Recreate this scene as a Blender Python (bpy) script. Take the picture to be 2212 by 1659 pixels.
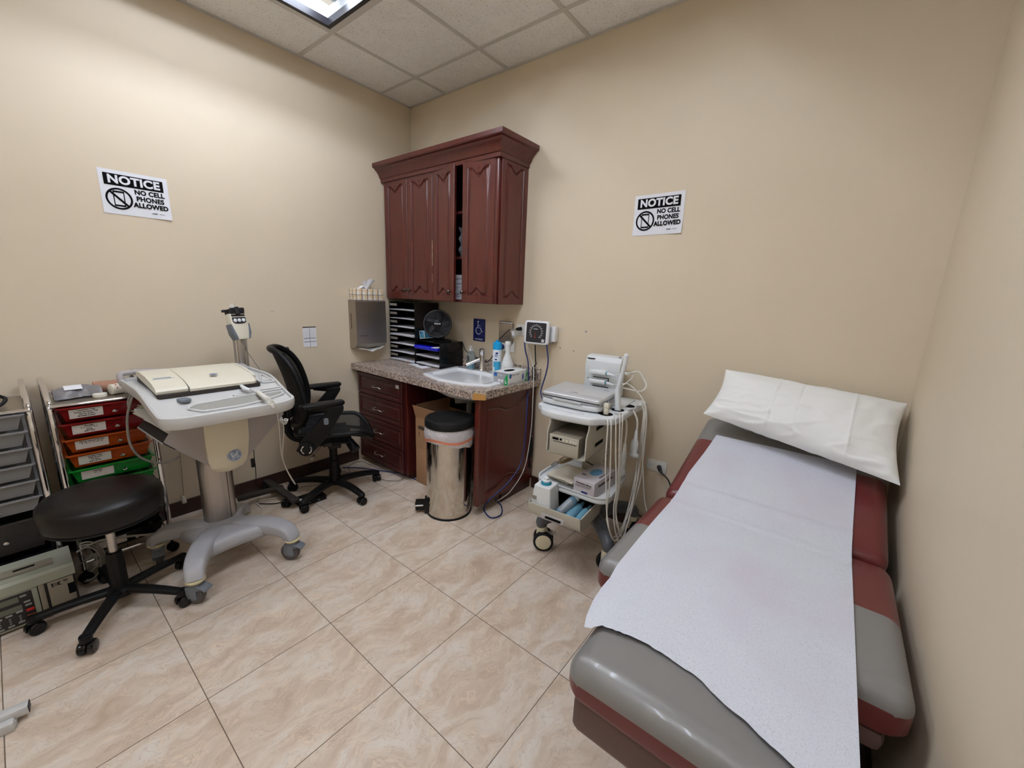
import bpy, bmesh, math, random
from mathutils import Vector, Matrix, noise
for _o in list(bpy.data.objects): bpy.data.objects.remove(_o)
R = math.radians
SC = bpy.context.scene
COL = SC.collection
PI = math.pi

# ---------------------------------------------------------------- camera
CAM = Vector((3.0349, -2.3720, 1.4354))
CROT = (R(77.51437), R(-2.18234), R(38.58609))
FPX, IW, IH = 875.712, 2212.0, 1659.0
cd = bpy.data.cameras.new('camera'); cd.sensor_fit = 'HORIZONTAL'; cd.sensor_width = 36.0
cd.lens = 36.0 * FPX / IW; cd.clip_start = 0.02
cam = bpy.data.objects.new('camera', cd); COL.objects.link(cam)
cam.location = CAM; cam.rotation_euler = CROT; SC.camera = cam
from mathutils import Euler
CM = Euler(CROT, 'XYZ').to_matrix()
def at(u, v, ax, val):
    """point of the room seen at photo pixel (u, v) on the plane  axis ax = val"""
    d = CM @ Vector(((u - IW/2)/FPX, -(v - IH/2)/FPX, -1.0))
    return CAM + d * ((val - CAM[ax]) / d[ax])

# ---------------------------------------------------------------- world, exposure, lights
W = bpy.data.worlds.new('room_ambient'); SC.world = W; W.use_nodes = True
W.node_tree.nodes['Background'].inputs[0].default_value = (0.9, 0.92, 1.0, 1)
W.node_tree.nodes['Background'].inputs[1].default_value = 0.02
SC.view_settings.view_transform = 'Standard'; SC.view_settings.look = 'None'
SC.view_settings.gamma = 1.0; SC.view_settings.exposure = 0.30
SC.view_settings.use_curve_mapping = False
LAMP_STRENGTH = 58.0          # emission of the fluorescent tubes
LAMP_COLOR = (0.835, 0.935, 1.13)
LAMP_BALANCE = (.72, 1.15, 1.15)      # per-fixture strength: left wall hot spot dimmed, others raised to balance
H = 2.8967                    # ceiling height
WX, WY = 3.335, -4.30         # right wall, wall behind the camera
FIX = [(0.4296, -0.897, 1.2192), (1.6488, -0.897, 1.2192), (1.3440, -2.7214, 1.2192)]   # ceiling fixtures: x0, y front, length; the last is an added fill

# ---------------------------------------------------------------- materials
MATS = {}
def _new(name):
    m = bpy.data.materials.new(name); m.use_nodes = True; MATS[name] = m
    return m, m.node_tree, m.node_tree.nodes['Principled BSDF']
def lin(c):
    return tuple(((x/255)/12.92 if x/255 <= .04045 else ((x/255+.055)/1.055)**2.4) for x in c)
def mat(name, rgb, rough=.5, metal=0, spec=.5, bump=0, bscale=200, coat=0, var=0, vscale=8, alpha=1, trans=0, emit=0, sheen=0, ior=1.45):
    """plain surface colour (sRGB 0-255) with optional fine noise bump and slight mottling"""
    m, nt, b = _new(name); c = lin(rgb) + (1,)
    b.inputs['Base Color'].default_value = c
    b.inputs['Roughness'].default_value = rough; b.inputs['Metallic'].default_value = metal
    b.inputs['Specular IOR Level'].default_value = spec; b.inputs['IOR'].default_value = ior
    b.inputs['Coat Weight'].default_value = coat; b.inputs['Alpha'].default_value = alpha
    b.inputs['Transmission Weight'].default_value = trans
    b.inputs['Sheen Weight'].default_value = sheen
    if emit:
        b.inputs['Emission Color'].default_value = c; b.inputs['Emission Strength'].default_value = emit
    tc = nt.nodes.new('ShaderNodeTexCoord')
    if bump:
        n = nt.nodes.new('ShaderNodeTexNoise'); n.inputs['Scale'].default_value = bscale; n.inputs['Detail'].default_value = 3
        bp = nt.nodes.new('ShaderNodeBump'); bp.inputs['Strength'].default_value = bump; bp.inputs['Distance'].default_value = .002
        nt.links.new(tc.outputs['Object'], n.inputs['Vector']); nt.links.new(n.outputs['Fac'], bp.inputs['Height'])
        nt.links.new(bp.outputs[0], b.inputs['Normal'])
    if var:
        n = nt.nodes.new('ShaderNodeTexNoise'); n.inputs['Scale'].default_value = vscale; n.inputs['Detail'].default_value = 5
        r = nt.nodes.new('ShaderNodeValToRGB')
        r.color_ramp.elements[0].position = .3; r.color_ramp.elements[1].position = .7
        r.color_ramp.elements[0].color = tuple(x*(1-var) for x in c[:3]) + (1,)
        r.color_ramp.elements[1].color = tuple(min(1, x*(1+var)) for x in c[:3]) + (1,)
        nt.links.new(tc.outputs['Object'], n.inputs['Vector']); nt.links.new(n.outputs['Fac'], r.inputs[0])
        nt.links.new(r.outputs[0], b.inputs['Base Color'])
    return m
def ND(nt, t, **kw):
    n = nt.nodes.new('ShaderNode' + t)
    for k, v in kw.items():
        if k in n.inputs: n.inputs[k].default_value = v
        else: setattr(n, k, v)
    return n
def mth(nt, op, a, b=None, c=None, clamp=False):
    n = nt.nodes.new('ShaderNodeMath'); n.operation = op; n.use_clamp = clamp
    for i, x in enumerate((a, b, c)):
        if x is None: continue
        if isinstance(x, (int, float)): n.inputs[i].default_value = x
        else: nt.links.new(x, n.inputs[i])
    return n.outputs[0]
def ramp(nt, fac, stops):
    r = nt.nodes.new('ShaderNodeValToRGB'); e = r.color_ramp.elements
    while len(e) < len(stops): e.new(.5)
    for i, (p, c) in enumerate(stops):
        e[i].position = p; e[i].color = (lin(c) if max(c) > 1.01 else tuple(c)) + (1,)
    nt.links.new(fac, r.inputs[0]); return r.outputs[0]
def mixc(nt, fac, a, b, mode='MIX'):
    n = nt.nodes.new('ShaderNodeMix'); n.data_type = 'RGBA'; n.blend_type = mode
    for i, x in ((0, fac), (6, a), (7, b)):
        if isinstance(x, (int, float)): n.inputs[i].default_value = x
        elif isinstance(x, tuple): n.inputs[i].default_value = x if len(x) == 4 else x + (1,)
        else: nt.links.new(x, n.inputs[i])
    return n.outputs[2]

WALL_RGB = (219, 204, 179)
def wall_mat():
    m, nt, b = _new('wall_paint'); b.inputs['Roughness'].default_value = .55; b.inputs['Specular IOR Level'].default_value = .35
    tc = ND(nt, 'TexCoord'); n = ND(nt, 'TexNoise', Scale=2.2, Detail=4); nt.links.new(tc.outputs['Object'], n.inputs['Vector'])
    c = lin(WALL_RGB)
    col = ramp(nt, n.outputs['Fac'], [(.3, tuple(x*.965 for x in c)), (.7, c)])
    nt.links.new(col, b.inputs['Base Color'])
    n2 = ND(nt, 'TexNoise', Scale=160, Detail=3); nt.links.new(tc.outputs['Object'], n2.inputs['Vector'])
    bp = ND(nt, 'Bump', Strength=.08, Distance=.002); nt.links.new(n2.outputs['Fac'], bp.inputs['Height']); nt.links.new(bp.outputs[0], b.inputs['Normal'])
    return m
def floor_mat():
    m, nt, b = _new('porcelain_floor_tile')
    T, fx, fy = .4477, .6203, -.7608
    tc = ND(nt, 'TexCoord'); sp = ND(nt, 'SeparateXYZ'); nt.links.new(tc.outputs['Object'], sp.inputs[0])
    X = mth(nt, 'DIVIDE', mth(nt, 'SUBTRACT', sp.outputs[0], fx), T); Y = mth(nt, 'DIVIDE', mth(nt, 'SUBTRACT', sp.outputs[1], fy), T)
    ux = mth(nt, 'FRACT', X); uy = mth(nt, 'FRACT', Y); ix = mth(nt, 'FLOOR', X); iy = mth(nt, 'FLOOR', Y)
    def edge(u): return mth(nt, 'MINIMUM', u, mth(nt, 'SUBTRACT', 1.0, u))
    d = mth(nt, 'MINIMUM', edge(ux), edge(uy))
    grout = mth(nt, 'LESS_THAN', d, .0034)
    # per-tile offset so that every tile shows its own cut of the stone print
    cell = ND(nt, 'CombineXYZ'); nt.links.new(ix, cell.inputs[0]); nt.links.new(iy, cell.inputs[1])
    wn = ND(nt, 'TexWhiteNoise'); nt.links.new(cell.outputs[0], wn.inputs['Vector'])
    v = ND(nt, 'CombineXYZ'); nt.links.new(ux, v.inputs[0]); nt.links.new(uy, v.inputs[1])
    zoff = mth(nt, 'MULTIPLY', wn.outputs['Value'], 1.4); nt.links.new(zoff, v.inputs[2])
    w1 = ND(nt, 'TexNoise', Scale=2.2, Detail=3); nt.links.new(v.outputs[0], w1.inputs['Vector'])
    warp = ND(nt, 'VectorMath'); warp.operation = 'SCALE'; nt.links.new(w1.outputs['Color'], warp.inputs[0]); warp.inputs['Scale'].default_value = .55
    add = ND(nt, 'VectorMath'); add.operation = 'ADD'; nt.links.new(v.outputs[0], add.inputs[0]); nt.links.new(warp.outputs[0], add.inputs[1])
    mp = ND(nt, 'Mapping'); mp.inputs['Rotation'].default_value = (0, 0, R(-25)); mp.inputs['Scale'].default_value = (3.2, 1.1, 1)
    nt.links.new(add.outputs[0], mp.inputs[0])
    n1 = ND(nt, 'TexNoise', Scale=2.0, Detail=7, Roughness=.62); nt.links.new(mp.outputs[0], n1.inputs['Vector'])
    col = ramp(nt, n1.outputs['Fac'], [(.28, (188, 166, 144)), (.45, (206, 188, 169)), (.56, (216, 202, 186)), (.75, (222, 214, 203))])
    # thin wavy veins
    n2 = ND(nt, 'TexNoise', Scale=3.0, Detail=4, Roughness=.6); nt.links.new(mp.outputs[0], n2.inputs['Vector'])
    ve = mth(nt, 'ABSOLUTE', mth(nt, 'SUBTRACT', n2.outputs['Fac'], .5))
    vm = ramp(nt, ve, [(.0, (1, 1, 1)), (.012, (.7, .7, .7)), (.022, (0, 0, 0))])
    n3 = ND(nt, 'TexNoise', Scale=4, Detail=1); nt.links.new(v.outputs[0], n3.inputs['Vector'])
    vm2 = mth(nt, 'MULTIPLY', vm, ramp(nt, n3.outputs['Fac'], [(.46, (0, 0, 0)), (.56, (.75, .75, .75))]))
    col = mixc(nt, vm2, col, lin((226, 204, 180)))
    n4 = ND(nt, 'TexNoise', Scale=3.4, Detail=5, Roughness=.65); nt.links.new(mp.outputs[0], n4.inputs['Vector'])
    ve2 = mth(nt, 'ABSOLUTE', mth(nt, 'SUBTRACT', n4.outputs['Fac'], .46))
    vm3 = ramp(nt, ve2, [(.0, (.5, .5, .5)), (.014, (0, 0, 0))])
    col = mixc(nt, vm3, col, lin((168, 144, 124)))
    pit = ND(nt, 'TexNoise', Scale=40, Detail=2); nt.links.new(v.outputs[0], pit.inputs['Vector'])
    col = mixc(nt, ramp(nt, pit.outputs['Fac'], [(.66, (0, 0, 0)), (.74, (.35, .35, .35))]), col, lin((170, 150, 132)))
    col = mixc(nt, mth(nt, 'MULTIPLY', grout, .9), col, lin((92, 76, 62)))
    nt.links.new(col, b.inputs['Base Color'])
    b.inputs['Specular IOR Level'].default_value = .45
    rr = mth(nt, 'ADD', mth(nt, 'MULTIPLY', grout, .4), .38); nt.links.new(rr, b.inputs['Roughness'])
    bp = ND(nt, 'Bump', Strength=.5, Distance=.002); hh = mth(nt, 'SUBTRACT', 1.0, grout); nt.links.new(hh, bp.inputs['Height']); nt.links.new(bp.outputs[0], b.inputs['Normal'])
    return m
def ceil_mat():
    m, nt, b = _new('fissured_ceiling_tile'); b.inputs['Roughness'].default_value = .95; b.inputs['Specular IOR Level'].default_value = .1
    tc = ND(nt, 'TexCoord')
    w = ND(nt, 'TexNoise', Scale=25, Detail=2); nt.links.new(tc.outputs['Object'], w.inputs['Vector'])
    warp = ND(nt, 'VectorMath'); warp.operation = 'SCALE'; nt.links.new(w.outputs['Color'], warp.inputs[0]); warp.inputs['Scale'].default_value = .02
    add = ND(nt, 'VectorMath'); add.operation = 'ADD'; nt.links.new(tc.outputs['Object'], add.inputs[0]); nt.links.new(warp.outputs[0], add.inputs[1])
    def worms(rot, sx, sy, thr):
        mp = ND(nt, 'Mapping'); mp.inputs['Rotation'].default_value = (0, 0, rot); mp.inputs['Scale'].default_value = (sx, sy, 1); nt.links.new(add.outputs[0], mp.inputs[0])
        v = ND(nt, 'TexVoronoi', Scale=1.0, Randomness=1.0); nt.links.new(mp.outputs[0], v.inputs['Vector'])
        return mth(nt, 'LESS_THAN', v.outputs['Distance'], thr)
    k = mth(nt, 'MAXIMUM', worms(.4, 120, 38, .155), worms(1.7, 110, 34, .145))
    k = mth(nt, 'MAXIMUM', k, worms(1.1, 130, 130, .13))
    big = ND(nt, 'TexNoise', Scale=9, Detail=3); nt.links.new(tc.outputs['Object'], big.inputs['Vector'])
    base = ramp(nt, big.outputs['Fac'], [(.3, (238, 236, 231)), (.7, (244, 243, 239))])
    nt.links.new(mixc(nt, mth(nt, 'MULTIPLY', k, .55), base, lin((120, 110, 98))), b.inputs['Base Color'])
    bp = ND(nt, 'Bump', Strength=.6, Distance=.003); nt.links.new(mth(nt, 'SUBTRACT', 1.0, k), bp.inputs['Height']); nt.links.new(bp.outputs[0], b.inputs['Normal'])
    return m
def granite_mat():
    m, nt, b = _new('brown_granite_laminate'); b.inputs['Roughness'].default_value = .3; b.inputs['Specular IOR Level'].default_value = .5
    tc = ND(nt, 'TexCoord')
    mp = ND(nt, 'Mapping'); mp.inputs['Scale'].default_value = (1, 1, 1); nt.links.new(tc.outputs['Object'], mp.inputs[0])
    n = ND(nt, 'TexNoise', Scale=75, Detail=5, Roughness=.65); nt.links.new(mp.outputs[0], n.inputs['Vector'])
    col = ramp(nt, n.outputs['Fac'], [(.36, (66, 52, 52)), (.43, (122, 106, 102)), (.49, (172, 156, 146)), (.56, (212, 196, 178)), (.66, (228, 218, 204))])
    n2 = ND(nt, 'TexNoise', Scale=9, Detail=4); nt.links.new(mp.outputs[0], n2.inputs['Vector'])
    col = mixc(nt, ramp(nt, n2.outputs['Fac'], [(.45, (.0, .0, .0)), (.66, (.35, .35, .35))]), col, lin((104, 84, 80)))
    v = ND(nt, 'TexVoronoi', Scale=150); nt.links.new(mp.outputs[0], v.inputs['Vector'])
    col = mixc(nt, ramp(nt, v.outputs['Distance'], [(.10, (.9, .9, .9)), (.17, (0, 0, 0))]), col, lin((46, 38, 42)))
    nt.links.new(col, b.inputs['Base Color']); return m
def wood_mat(name, c0, c1, rough=.32, coat=.3):
    m, nt, b = _new(name); b.inputs['Roughness'].default_value = rough; b.inputs['Coat Weight'].default_value = coat; b.inputs['Coat Roughness'].default_value = .25
    tc = ND(nt, 'TexCoord'); mp = ND(nt, 'Mapping'); mp.inputs['Scale'].default_value = (30, 30, 2.5); nt.links.new(tc.outputs['Object'], mp.inputs[0])
    n = ND(nt, 'TexNoise', Scale=1.5, Detail=6, Roughness=.6); nt.links.new(mp.outputs[0], n.inputs['Vector'])
    nt.links.new(ramp(nt, n.outputs['Fac'], [(.3, c0), (.7, c1)]), b.inputs['Base Color'])
    return m
def paper_roll_mat():
    m, nt, b = _new('speckled_exam_paper'); b.inputs['Roughness'].default_value = .85; b.inputs['Specular IOR Level'].default_value = .2
    tc = ND(nt, 'TexCoord')
    n = ND(nt, 'TexNoise', Scale=300, Detail=2, Roughness=.6, Distortion=.6); nt.links.new(tc.outputs['Object'], n.inputs['Vector'])
    col = ramp(nt, n.outputs['Fac'], [(.30, (190, 193, 202)), (.46, (206, 209, 216)), (.65, (211, 214, 221))])
    n2 = ND(nt, 'TexNoise', Scale=2.6, Detail=3); nt.links.new(tc.outputs['Object'], n2.inputs['Vector'])
    col = mixc(nt, ramp(nt, n2.outputs['Fac'], [(.46, (0, 0, 0)), (.66, (.55, .55, .55))]), col, lin((200, 192, 204)))
    nt.links.new(col, b.inputs['Base Color'])
    bp = ND(nt, 'Bump', Strength=.10, Distance=.001); nt.links.new(n.outputs['Fac'], bp.inputs['Height']); nt.links.new(bp.outputs[0], b.inputs['Normal'])
    return m
def brushed_mat(name, rgb, rough=.3, stretch=(2, 2, 200)):
    m, nt, b = _new(name); b.inputs['Metallic'].default_value = 1
    tc = ND(nt, 'TexCoord'); mp = ND(nt, 'Mapping'); mp.inputs['Scale'].default_value = stretch; nt.links.new(tc.outputs['Object'], mp.inputs[0])
    n = ND(nt, 'TexNoise', Scale=2, Detail=4); nt.links.new(mp.outputs[0], n.inputs['Vector'])
    c = lin(rgb); nt.links.new(ramp(nt, n.outputs['Fac'], [(.3, tuple(x*.85 for x in c)), (.7, c)]), b.inputs['Base Color'])
    rr = mth(nt, 'ADD', mth(nt, 'MULTIPLY', n.outputs['Fac'], .2), rough-.1); nt.links.new(rr, b.inputs['Roughness'])
    return m
def plaid_mat():
    m, nt, b = _new('plaid_card'); b.inputs['Roughness'].default_value = .5
    tc = ND(nt, 'TexCoord'); sp = ND(nt, 'SeparateXYZ'); nt.links.new(tc.outputs['Object'], sp.inputs[0])
    s = mth(nt, 'ADD', sp.outputs[0], sp.outputs[1])
    def band(x, per, off, w): return mth(nt, 'LESS_THAN', mth(nt, 'FRACT', mth(nt, 'ADD', mth(nt, 'DIVIDE', x, per), off)), w)
    col = mixc(nt, mth(nt, 'MULTIPLY', band(s, .048, .1, .45), .6), lin((236, 232, 222)) + (1,), lin((226, 190, 134)))
    col = mixc(nt, mth(nt, 'MULTIPLY', band(sp.outputs[2], .045, .55, .4), .5), col, lin((226, 190, 134)))
    col = mixc(nt, band(s, .048, .7, .1), col, lin((40, 38, 52)))
    col = mixc(nt, band(sp.outputs[2], .06, .35, .05), col, lin((40, 38, 52)))
    nt.links.new(col, b.inputs['Base Color']); return m

wall_mat(); floor_mat(); ceil_mat(); granite_mat(); paper_roll_mat(); plaid_mat()
wood_mat('cherry_wood', (70, 21, 15), (94, 33, 24)); wood_mat('dark_cherry_wood', (54, 15, 14), (72, 22, 20), .4, .12)
wood_mat('baseboard_wood', (44, 24, 18), (60, 34, 26), .45, .1)
brushed_mat('brushed_steel', (176, 168, 158), .34); brushed_mat('column_aluminium', (188, 182, 176), .38, (60, 60, 1))
mat('chrome', (225, 225, 228), .07, 1); mat('polished_steel', (205, 200, 192), .09, 1, bump=.08, bscale=14)
mat('satin_nickel', (190, 186, 180), .3, 1); mat('dark_bronze', (96, 88, 84), .25, .9)
mat('white_paper', (232, 232, 236), .8, spec=.2); mat('print_black', (9, 9, 10), .85, spec=.15); mat('grid_white', (204, 200, 192), .5)
mat('white_plastic', (226, 228, 228), .35); mat('cream_plastic', (214, 206, 184), .4, bump=.15, bscale=500); mat('off_white_plastic', (222, 216, 196), .38)
mat('tray_grey', (198, 197, 194), .4); mat('tray_well_shade', (150, 149, 142), .5); mat('caster_grey', (112, 118, 126), .5); mat('rubber_grey', (88, 82, 80), .7)
mat('panel_grey', (170, 164, 162), .5); mat('leg_grey', (170, 170, 174), .42); mat('yellowed_ring', (206, 196, 158), .5)
mat('cart_white', (218, 221, 222), .32); mat('cart_beige', (186, 182, 168), .45); mat('printer_beige', (178, 174, 158), .5); mat('printer_top', (122, 114, 100), .55)
mat('cart_leg_grey', (84, 87, 92), .4); mat('wheel_cream', (226, 218, 190), .4)
mat('silver_lid', (205, 207, 209), .3, .35); mat('silver_edge', (176, 178, 184), .3, .5)
mat('black_plastic', (11, 11, 12), .48, spec=.32); mat('black_rubber', (12, 12, 12), .75); mat('black_gloss', (10, 10, 12), .15)
mat('black_vinyl', (14, 11, 11), .40, spec=.4, bump=.12, bscale=350); mat('charcoal', (36, 34, 38), .5); mat('black_lid', (17, 17, 19), .6, spec=.35, bump=.1, bscale=90)
mat('stand_brown', (50, 44, 40), .6)
mat('maroon_vinyl', (98, 38, 38), .33, bump=.06, bscale=420, coat=.15); mat('grey_vinyl', (122, 120, 118), .34, bump=.06, bscale=420, coat=.1)
mat('piping_maroon', (90, 22, 28), .4); mat('table_shell', (92, 70, 66), .5)
mat('pillow_case', (240, 240, 236), .8, spec=.2, bump=.25, bscale=700, sheen=.2)
mat('porcelain', (236, 238, 240), .12, coat=.5); mat('pipe_grey', (150, 146, 140), .5)
mat('cardboard', (170, 132, 98), .85, var=.08); mat('tan_particleboard', (196, 146, 82), .8, bump=.5, bscale=600, var=.15, vscale=200)
mat('blue_folder', (16, 26, 190), .22, coat=.3); mat('teal_box', (70, 150, 180), .5); mat('navy', (22, 44, 110), .5); mat('box_white', (232, 234, 234), .5); mat('box_grey', (160, 163, 166), .5)
mat('box_green', (38, 160, 90), .5); mat('logo_blue', (28, 88, 170), .5); mat('box_lilac', (196, 190, 194), .55); mat('glove_blue', (96, 150, 186), .7)
mat('sign_blue', (20, 30, 96), .35); mat('sign_print', (196, 204, 226), .5); mat('cap_blue', (24, 160, 222), .3); mat('leaf_blue', (60, 160, 200), .4); mat('can_white', (225, 232, 238), .3)
mat('bottle_clear', (206, 226, 226), .12, trans=.75, alpha=.6); mat('gel_blue', (110, 160, 182), .25, trans=.2); mat('gel_clear', (130, 176, 205), .12, trans=.6); mat('teal_ring', (36, 130, 150), .3)
mat('clear_plastic', (228, 226, 220), .15, alpha=.42, trans=.3); mat('glass', (235, 238, 240), .03, trans=1, alpha=.5)
mat('drawer_red', (120, 14, 14), .2, alpha=.93); mat('drawer_orange', (160, 66, 14), .2, alpha=.9); mat('drawer_green', (20, 124, 42), .2, alpha=.93); mat('drawer_black', (16, 16, 22), .2); mat('drawer_clear', (150, 148, 146), .3, alpha=.75); mat('drawer_smoke', (44, 40, 38), .3)
mat('label_paper', (214, 208, 200), .7); mat('cable_white', (220, 216, 206), .5); mat('cable_grey', (140, 134, 124), .5); mat('cable_blue', (36, 50, 110), .45); mat('cable_black', (18, 18, 20), .5)
mat('cable_tan', (170, 150, 122), .5); mat('gauge_face', (46, 46, 50), .25); mat('gauge_white', (235, 236, 238), .35); mat('dial_print', (206, 206, 206), .6); mat('needle_red', (180, 50, 30), .5)
mat('device_grey', (150, 152, 136), .5); mat('device_panel', (40, 36, 36), .45); mat('device_beige', (136, 128, 112), .5); mat('lcd', (96, 98, 86), .3); mat('key_grey', (140, 142, 138), .5); mat('key_red', (190, 40, 40), .5); mat('key_orange', (206, 110, 50), .5)
mat('folder_buff', (208, 196, 160), .75); mat('label_dark', (70, 66, 66), .5); mat('bag_white', (226, 220, 222), .45, alpha=.93, trans=.15); mat('bag_orange', (240, 150, 120), .45, alpha=.9)
mat('tube_bandage', (164, 122, 100), .8); mat('bag_grey', (132, 128, 128), .35, alpha=.85); mat('pink_print', (196, 90, 80), .6); mat('tape_cream', (226, 220, 204), .7)
mat('outlet_white', (228, 226, 218), .4); mat('needle_blue', (60, 66, 130), .5); mat('fan_grey', (44, 44, 48), .4); mat('mauve_badge', (150, 156, 172), .4); mat('badge_blue', (120, 134, 160), .4)
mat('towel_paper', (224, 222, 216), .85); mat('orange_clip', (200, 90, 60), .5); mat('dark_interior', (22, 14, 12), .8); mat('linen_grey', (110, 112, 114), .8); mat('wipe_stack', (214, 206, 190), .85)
mat('light_frame_black', (26, 24, 30), .4); mat('lamp_louver', (225, 232, 236), .25, .2); mat('anchor', (206, 200, 188), .6); mat('hole_dark', (30, 26, 24), .8); mat('worn_wood', (190, 160, 132), .8, var=.2, vscale=60)
mat('mesh_seat', (16, 17, 20), .7, alpha=.80); mat('mesh_back', (16, 13, 12), .7, alpha=.93)
def emit_mat(name, rgb, s):
    m, nt, b = _new(name); nt.nodes.remove(b); e = nt.nodes.new('ShaderNodeEmission'); e.inputs[0].default_value = rgb + (1,); e.inputs[1].default_value = s
    nt.links.new(e.outputs[0], nt.nodes['Material Output'].inputs[0]); return m
[emit_mat(f'lamp_tube_{i}', LAMP_COLOR, LAMP_STRENGTH*LAMP_BALANCE[i]) for i in range(3)]; mat('lamp_reflector', (196, 200, 202), .45)

# ---------------------------------------------------------------- mesh builder
def catmull(pts, k=6, closed=False):
    P = [Vector(p) for p in pts]
    if len(P) < 3: return P
    out = []; n = len(P); rng = range(n) if closed else range(n-1)
    for i in rng:
        if closed: a, b, c, d = P[(i-1) % n], P[i], P[(i+1) % n], P[(i+2) % n]
        else: a, b, c, d = P[max(i-1, 0)], P[i], P[i+1], P[min(i+2, n-1)]
        for j in range(k):
            t = j/k
            out.append(.5*((2*b) + (c-a)*t + (2*a-5*b+4*c-d)*t*t + (3*b-a-3*c+d)*t**3))
    if not closed: out.append(P[-1])
    return out
class MB:
    def __init__(s): s.v = []; s.f = []; s.m = []; s.mi = 0; s.M = None
    def _pt(s, p):
        p = Vector(p); return s.M @ p if s.M else p
    def addbm(s, bm, M=None):
        off = len(s.v); bm.verts.ensure_lookup_table()
        for i, v in enumerate(bm.verts):
            v.index = i; s.v.append(s._pt(M @ v.co if M else v.co))
        for f in bm.faces: s.f.append([off + v.index for v in f.verts]); s.m.append(s.mi)
        bm.free()
    def raw(s, vs, fs):
        off = len(s.v); s.v += [s._pt(p) for p in vs]
        for f in fs: s.f.append([off+i for i in f]); s.m.append(s.mi)
    def box(s, lo, hi, bev=0, seg=2, M=None):
        bm = bmesh.new(); bmesh.ops.create_cube(bm, size=1)
        lo = Vector(lo); hi = Vector(hi); c = (lo+hi)/2; d = hi-lo
        for v in bm.verts: v.co = Vector((v.co.x*d.x, v.co.y*d.y, v.co.z*d.z)) + c
        if bev:
            bev = min(bev, min(abs(d.x), abs(d.y), abs(d.z))*.49)
            bmesh.ops.bevel(bm, geom=list(bm.edges), offset=bev, segments=seg, profile=.5, affect='EDGES')
        s.addbm(bm, M); return s
    def rings(s, rs, cap=True, close=True):
        """skin a list of rings (equal point counts)"""
        off = len(s.v); n = len(rs[0])
        for r in rs: s.v += [s._pt(p) for p in r]
        for i in range(len(rs)-1):
            for j in range(n if close else n-1):
                a = off+i*n+j; b = off+i*n+(j+1) % n; s.f.append([a, b, b+n, a+n]); s.m.append(s.mi)
        if cap and close:
            s.f.append([off+j for j in reversed(range(n))]); s.m.append(s.mi)
            s.f.append([off+(len(rs)-1)*n+j for j in range(n)]); s.m.append(s.mi)
        return s
    def cyl(s, p0, p1, r0, r1=None, n=24, bev=0, cap=True):
        p0 = Vector(p0); p1 = Vector(p1); r1 = r0 if r1 is None else r1
        ax = (p1-p0); L = ax.length; q = ax.to_track_quat('Z', 'Y').to_matrix()
        prof = [(r0, 0), (r1, L)] if not bev else [(r0-bev, 0), (r0-bev*.3, bev*.3), (r0, bev), (r1, L-bev), (r1-bev*.3, L-bev*.3), (r1-bev, L)]
        s.rings([[p0 + q @ Vector((r*math.cos(2*PI*j/n), r*math.sin(2*PI*j/n), z)) for j in range(n)] for r, z in prof], cap); return s
    def lathe(s, prof, c=(0, 0, 0), n=32, axis=None, cap=True):
        c = Vector(c); q = (Vector(axis).to_track_quat('Z', 'Y').to_matrix() if axis else Matrix.Identity(3))
        s.rings([[c + q @ Vector((max(r, 1e-5)*math.cos(2*PI*j/n), max(r, 1e-5)*math.sin(2*PI*j/n), z)) for j in range(n)] for r, z in prof], cap); return s
    def prism(s, pts, z0, z1, bev=0, seg=2, M=None):
        bm = bmesh.new(); vs = [bm.verts.new((p[0], p[1], z0)) for p in pts]
        f = bm.faces.new(vs); r = bmesh.ops.extrude_face_region(bm, geom=[f])
        for e in r['geom']:
            if isinstance(e, bmesh.types.BMVert): e.co.z = z1
        bmesh.ops.recalc_face_normals(bm, faces=bm.faces)
        if bev:
            es = [e for e in bm.edges if abs(e.verts[0].co.z-e.verts[1].co.z) < 1e-7]
            bmesh.ops.bevel(bm, geom=es, offset=bev, segments=seg, profile=.5, affect='EDGES')
        s.addbm(bm, M); return s
    def tube(s, pts, r, n=8, k=6, closed=False, smooth=True, flat=1.0):
        P = catmull(pts, k, closed) if smooth and len(pts) > 2 else [Vector(p) for p in pts]
        m = len(P); rs = []; up = None
        for i, p in enumerate(P):
            if closed: t = (P[(i+1) % m]-P[(i-1) % m])
            else: t = (P[min(i+1, m-1)]-P[max(i-1, 0)])
            if t.length < 1e-9: t = Vector((0, 0, 1))
            t.normalize()
            if up is None:
                up = t.orthogonal().normalized()
            up = (up - t*up.dot(t)); up = up.normalized() if up.length > 1e-6 else t.orthogonal().normalized()
            sd = t.cross(up)
            rr = r(i/(m-1)) if callable(r) else r
            rs.append([p + rr*(math.cos(2*PI*j/n)*up*flat + math.sin(2*PI*j/n)*sd) for j in range(n)])
        if closed: rs.append(rs[0]); s.rings(rs, False)
        else: s.rings(rs, True)
        return s
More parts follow.
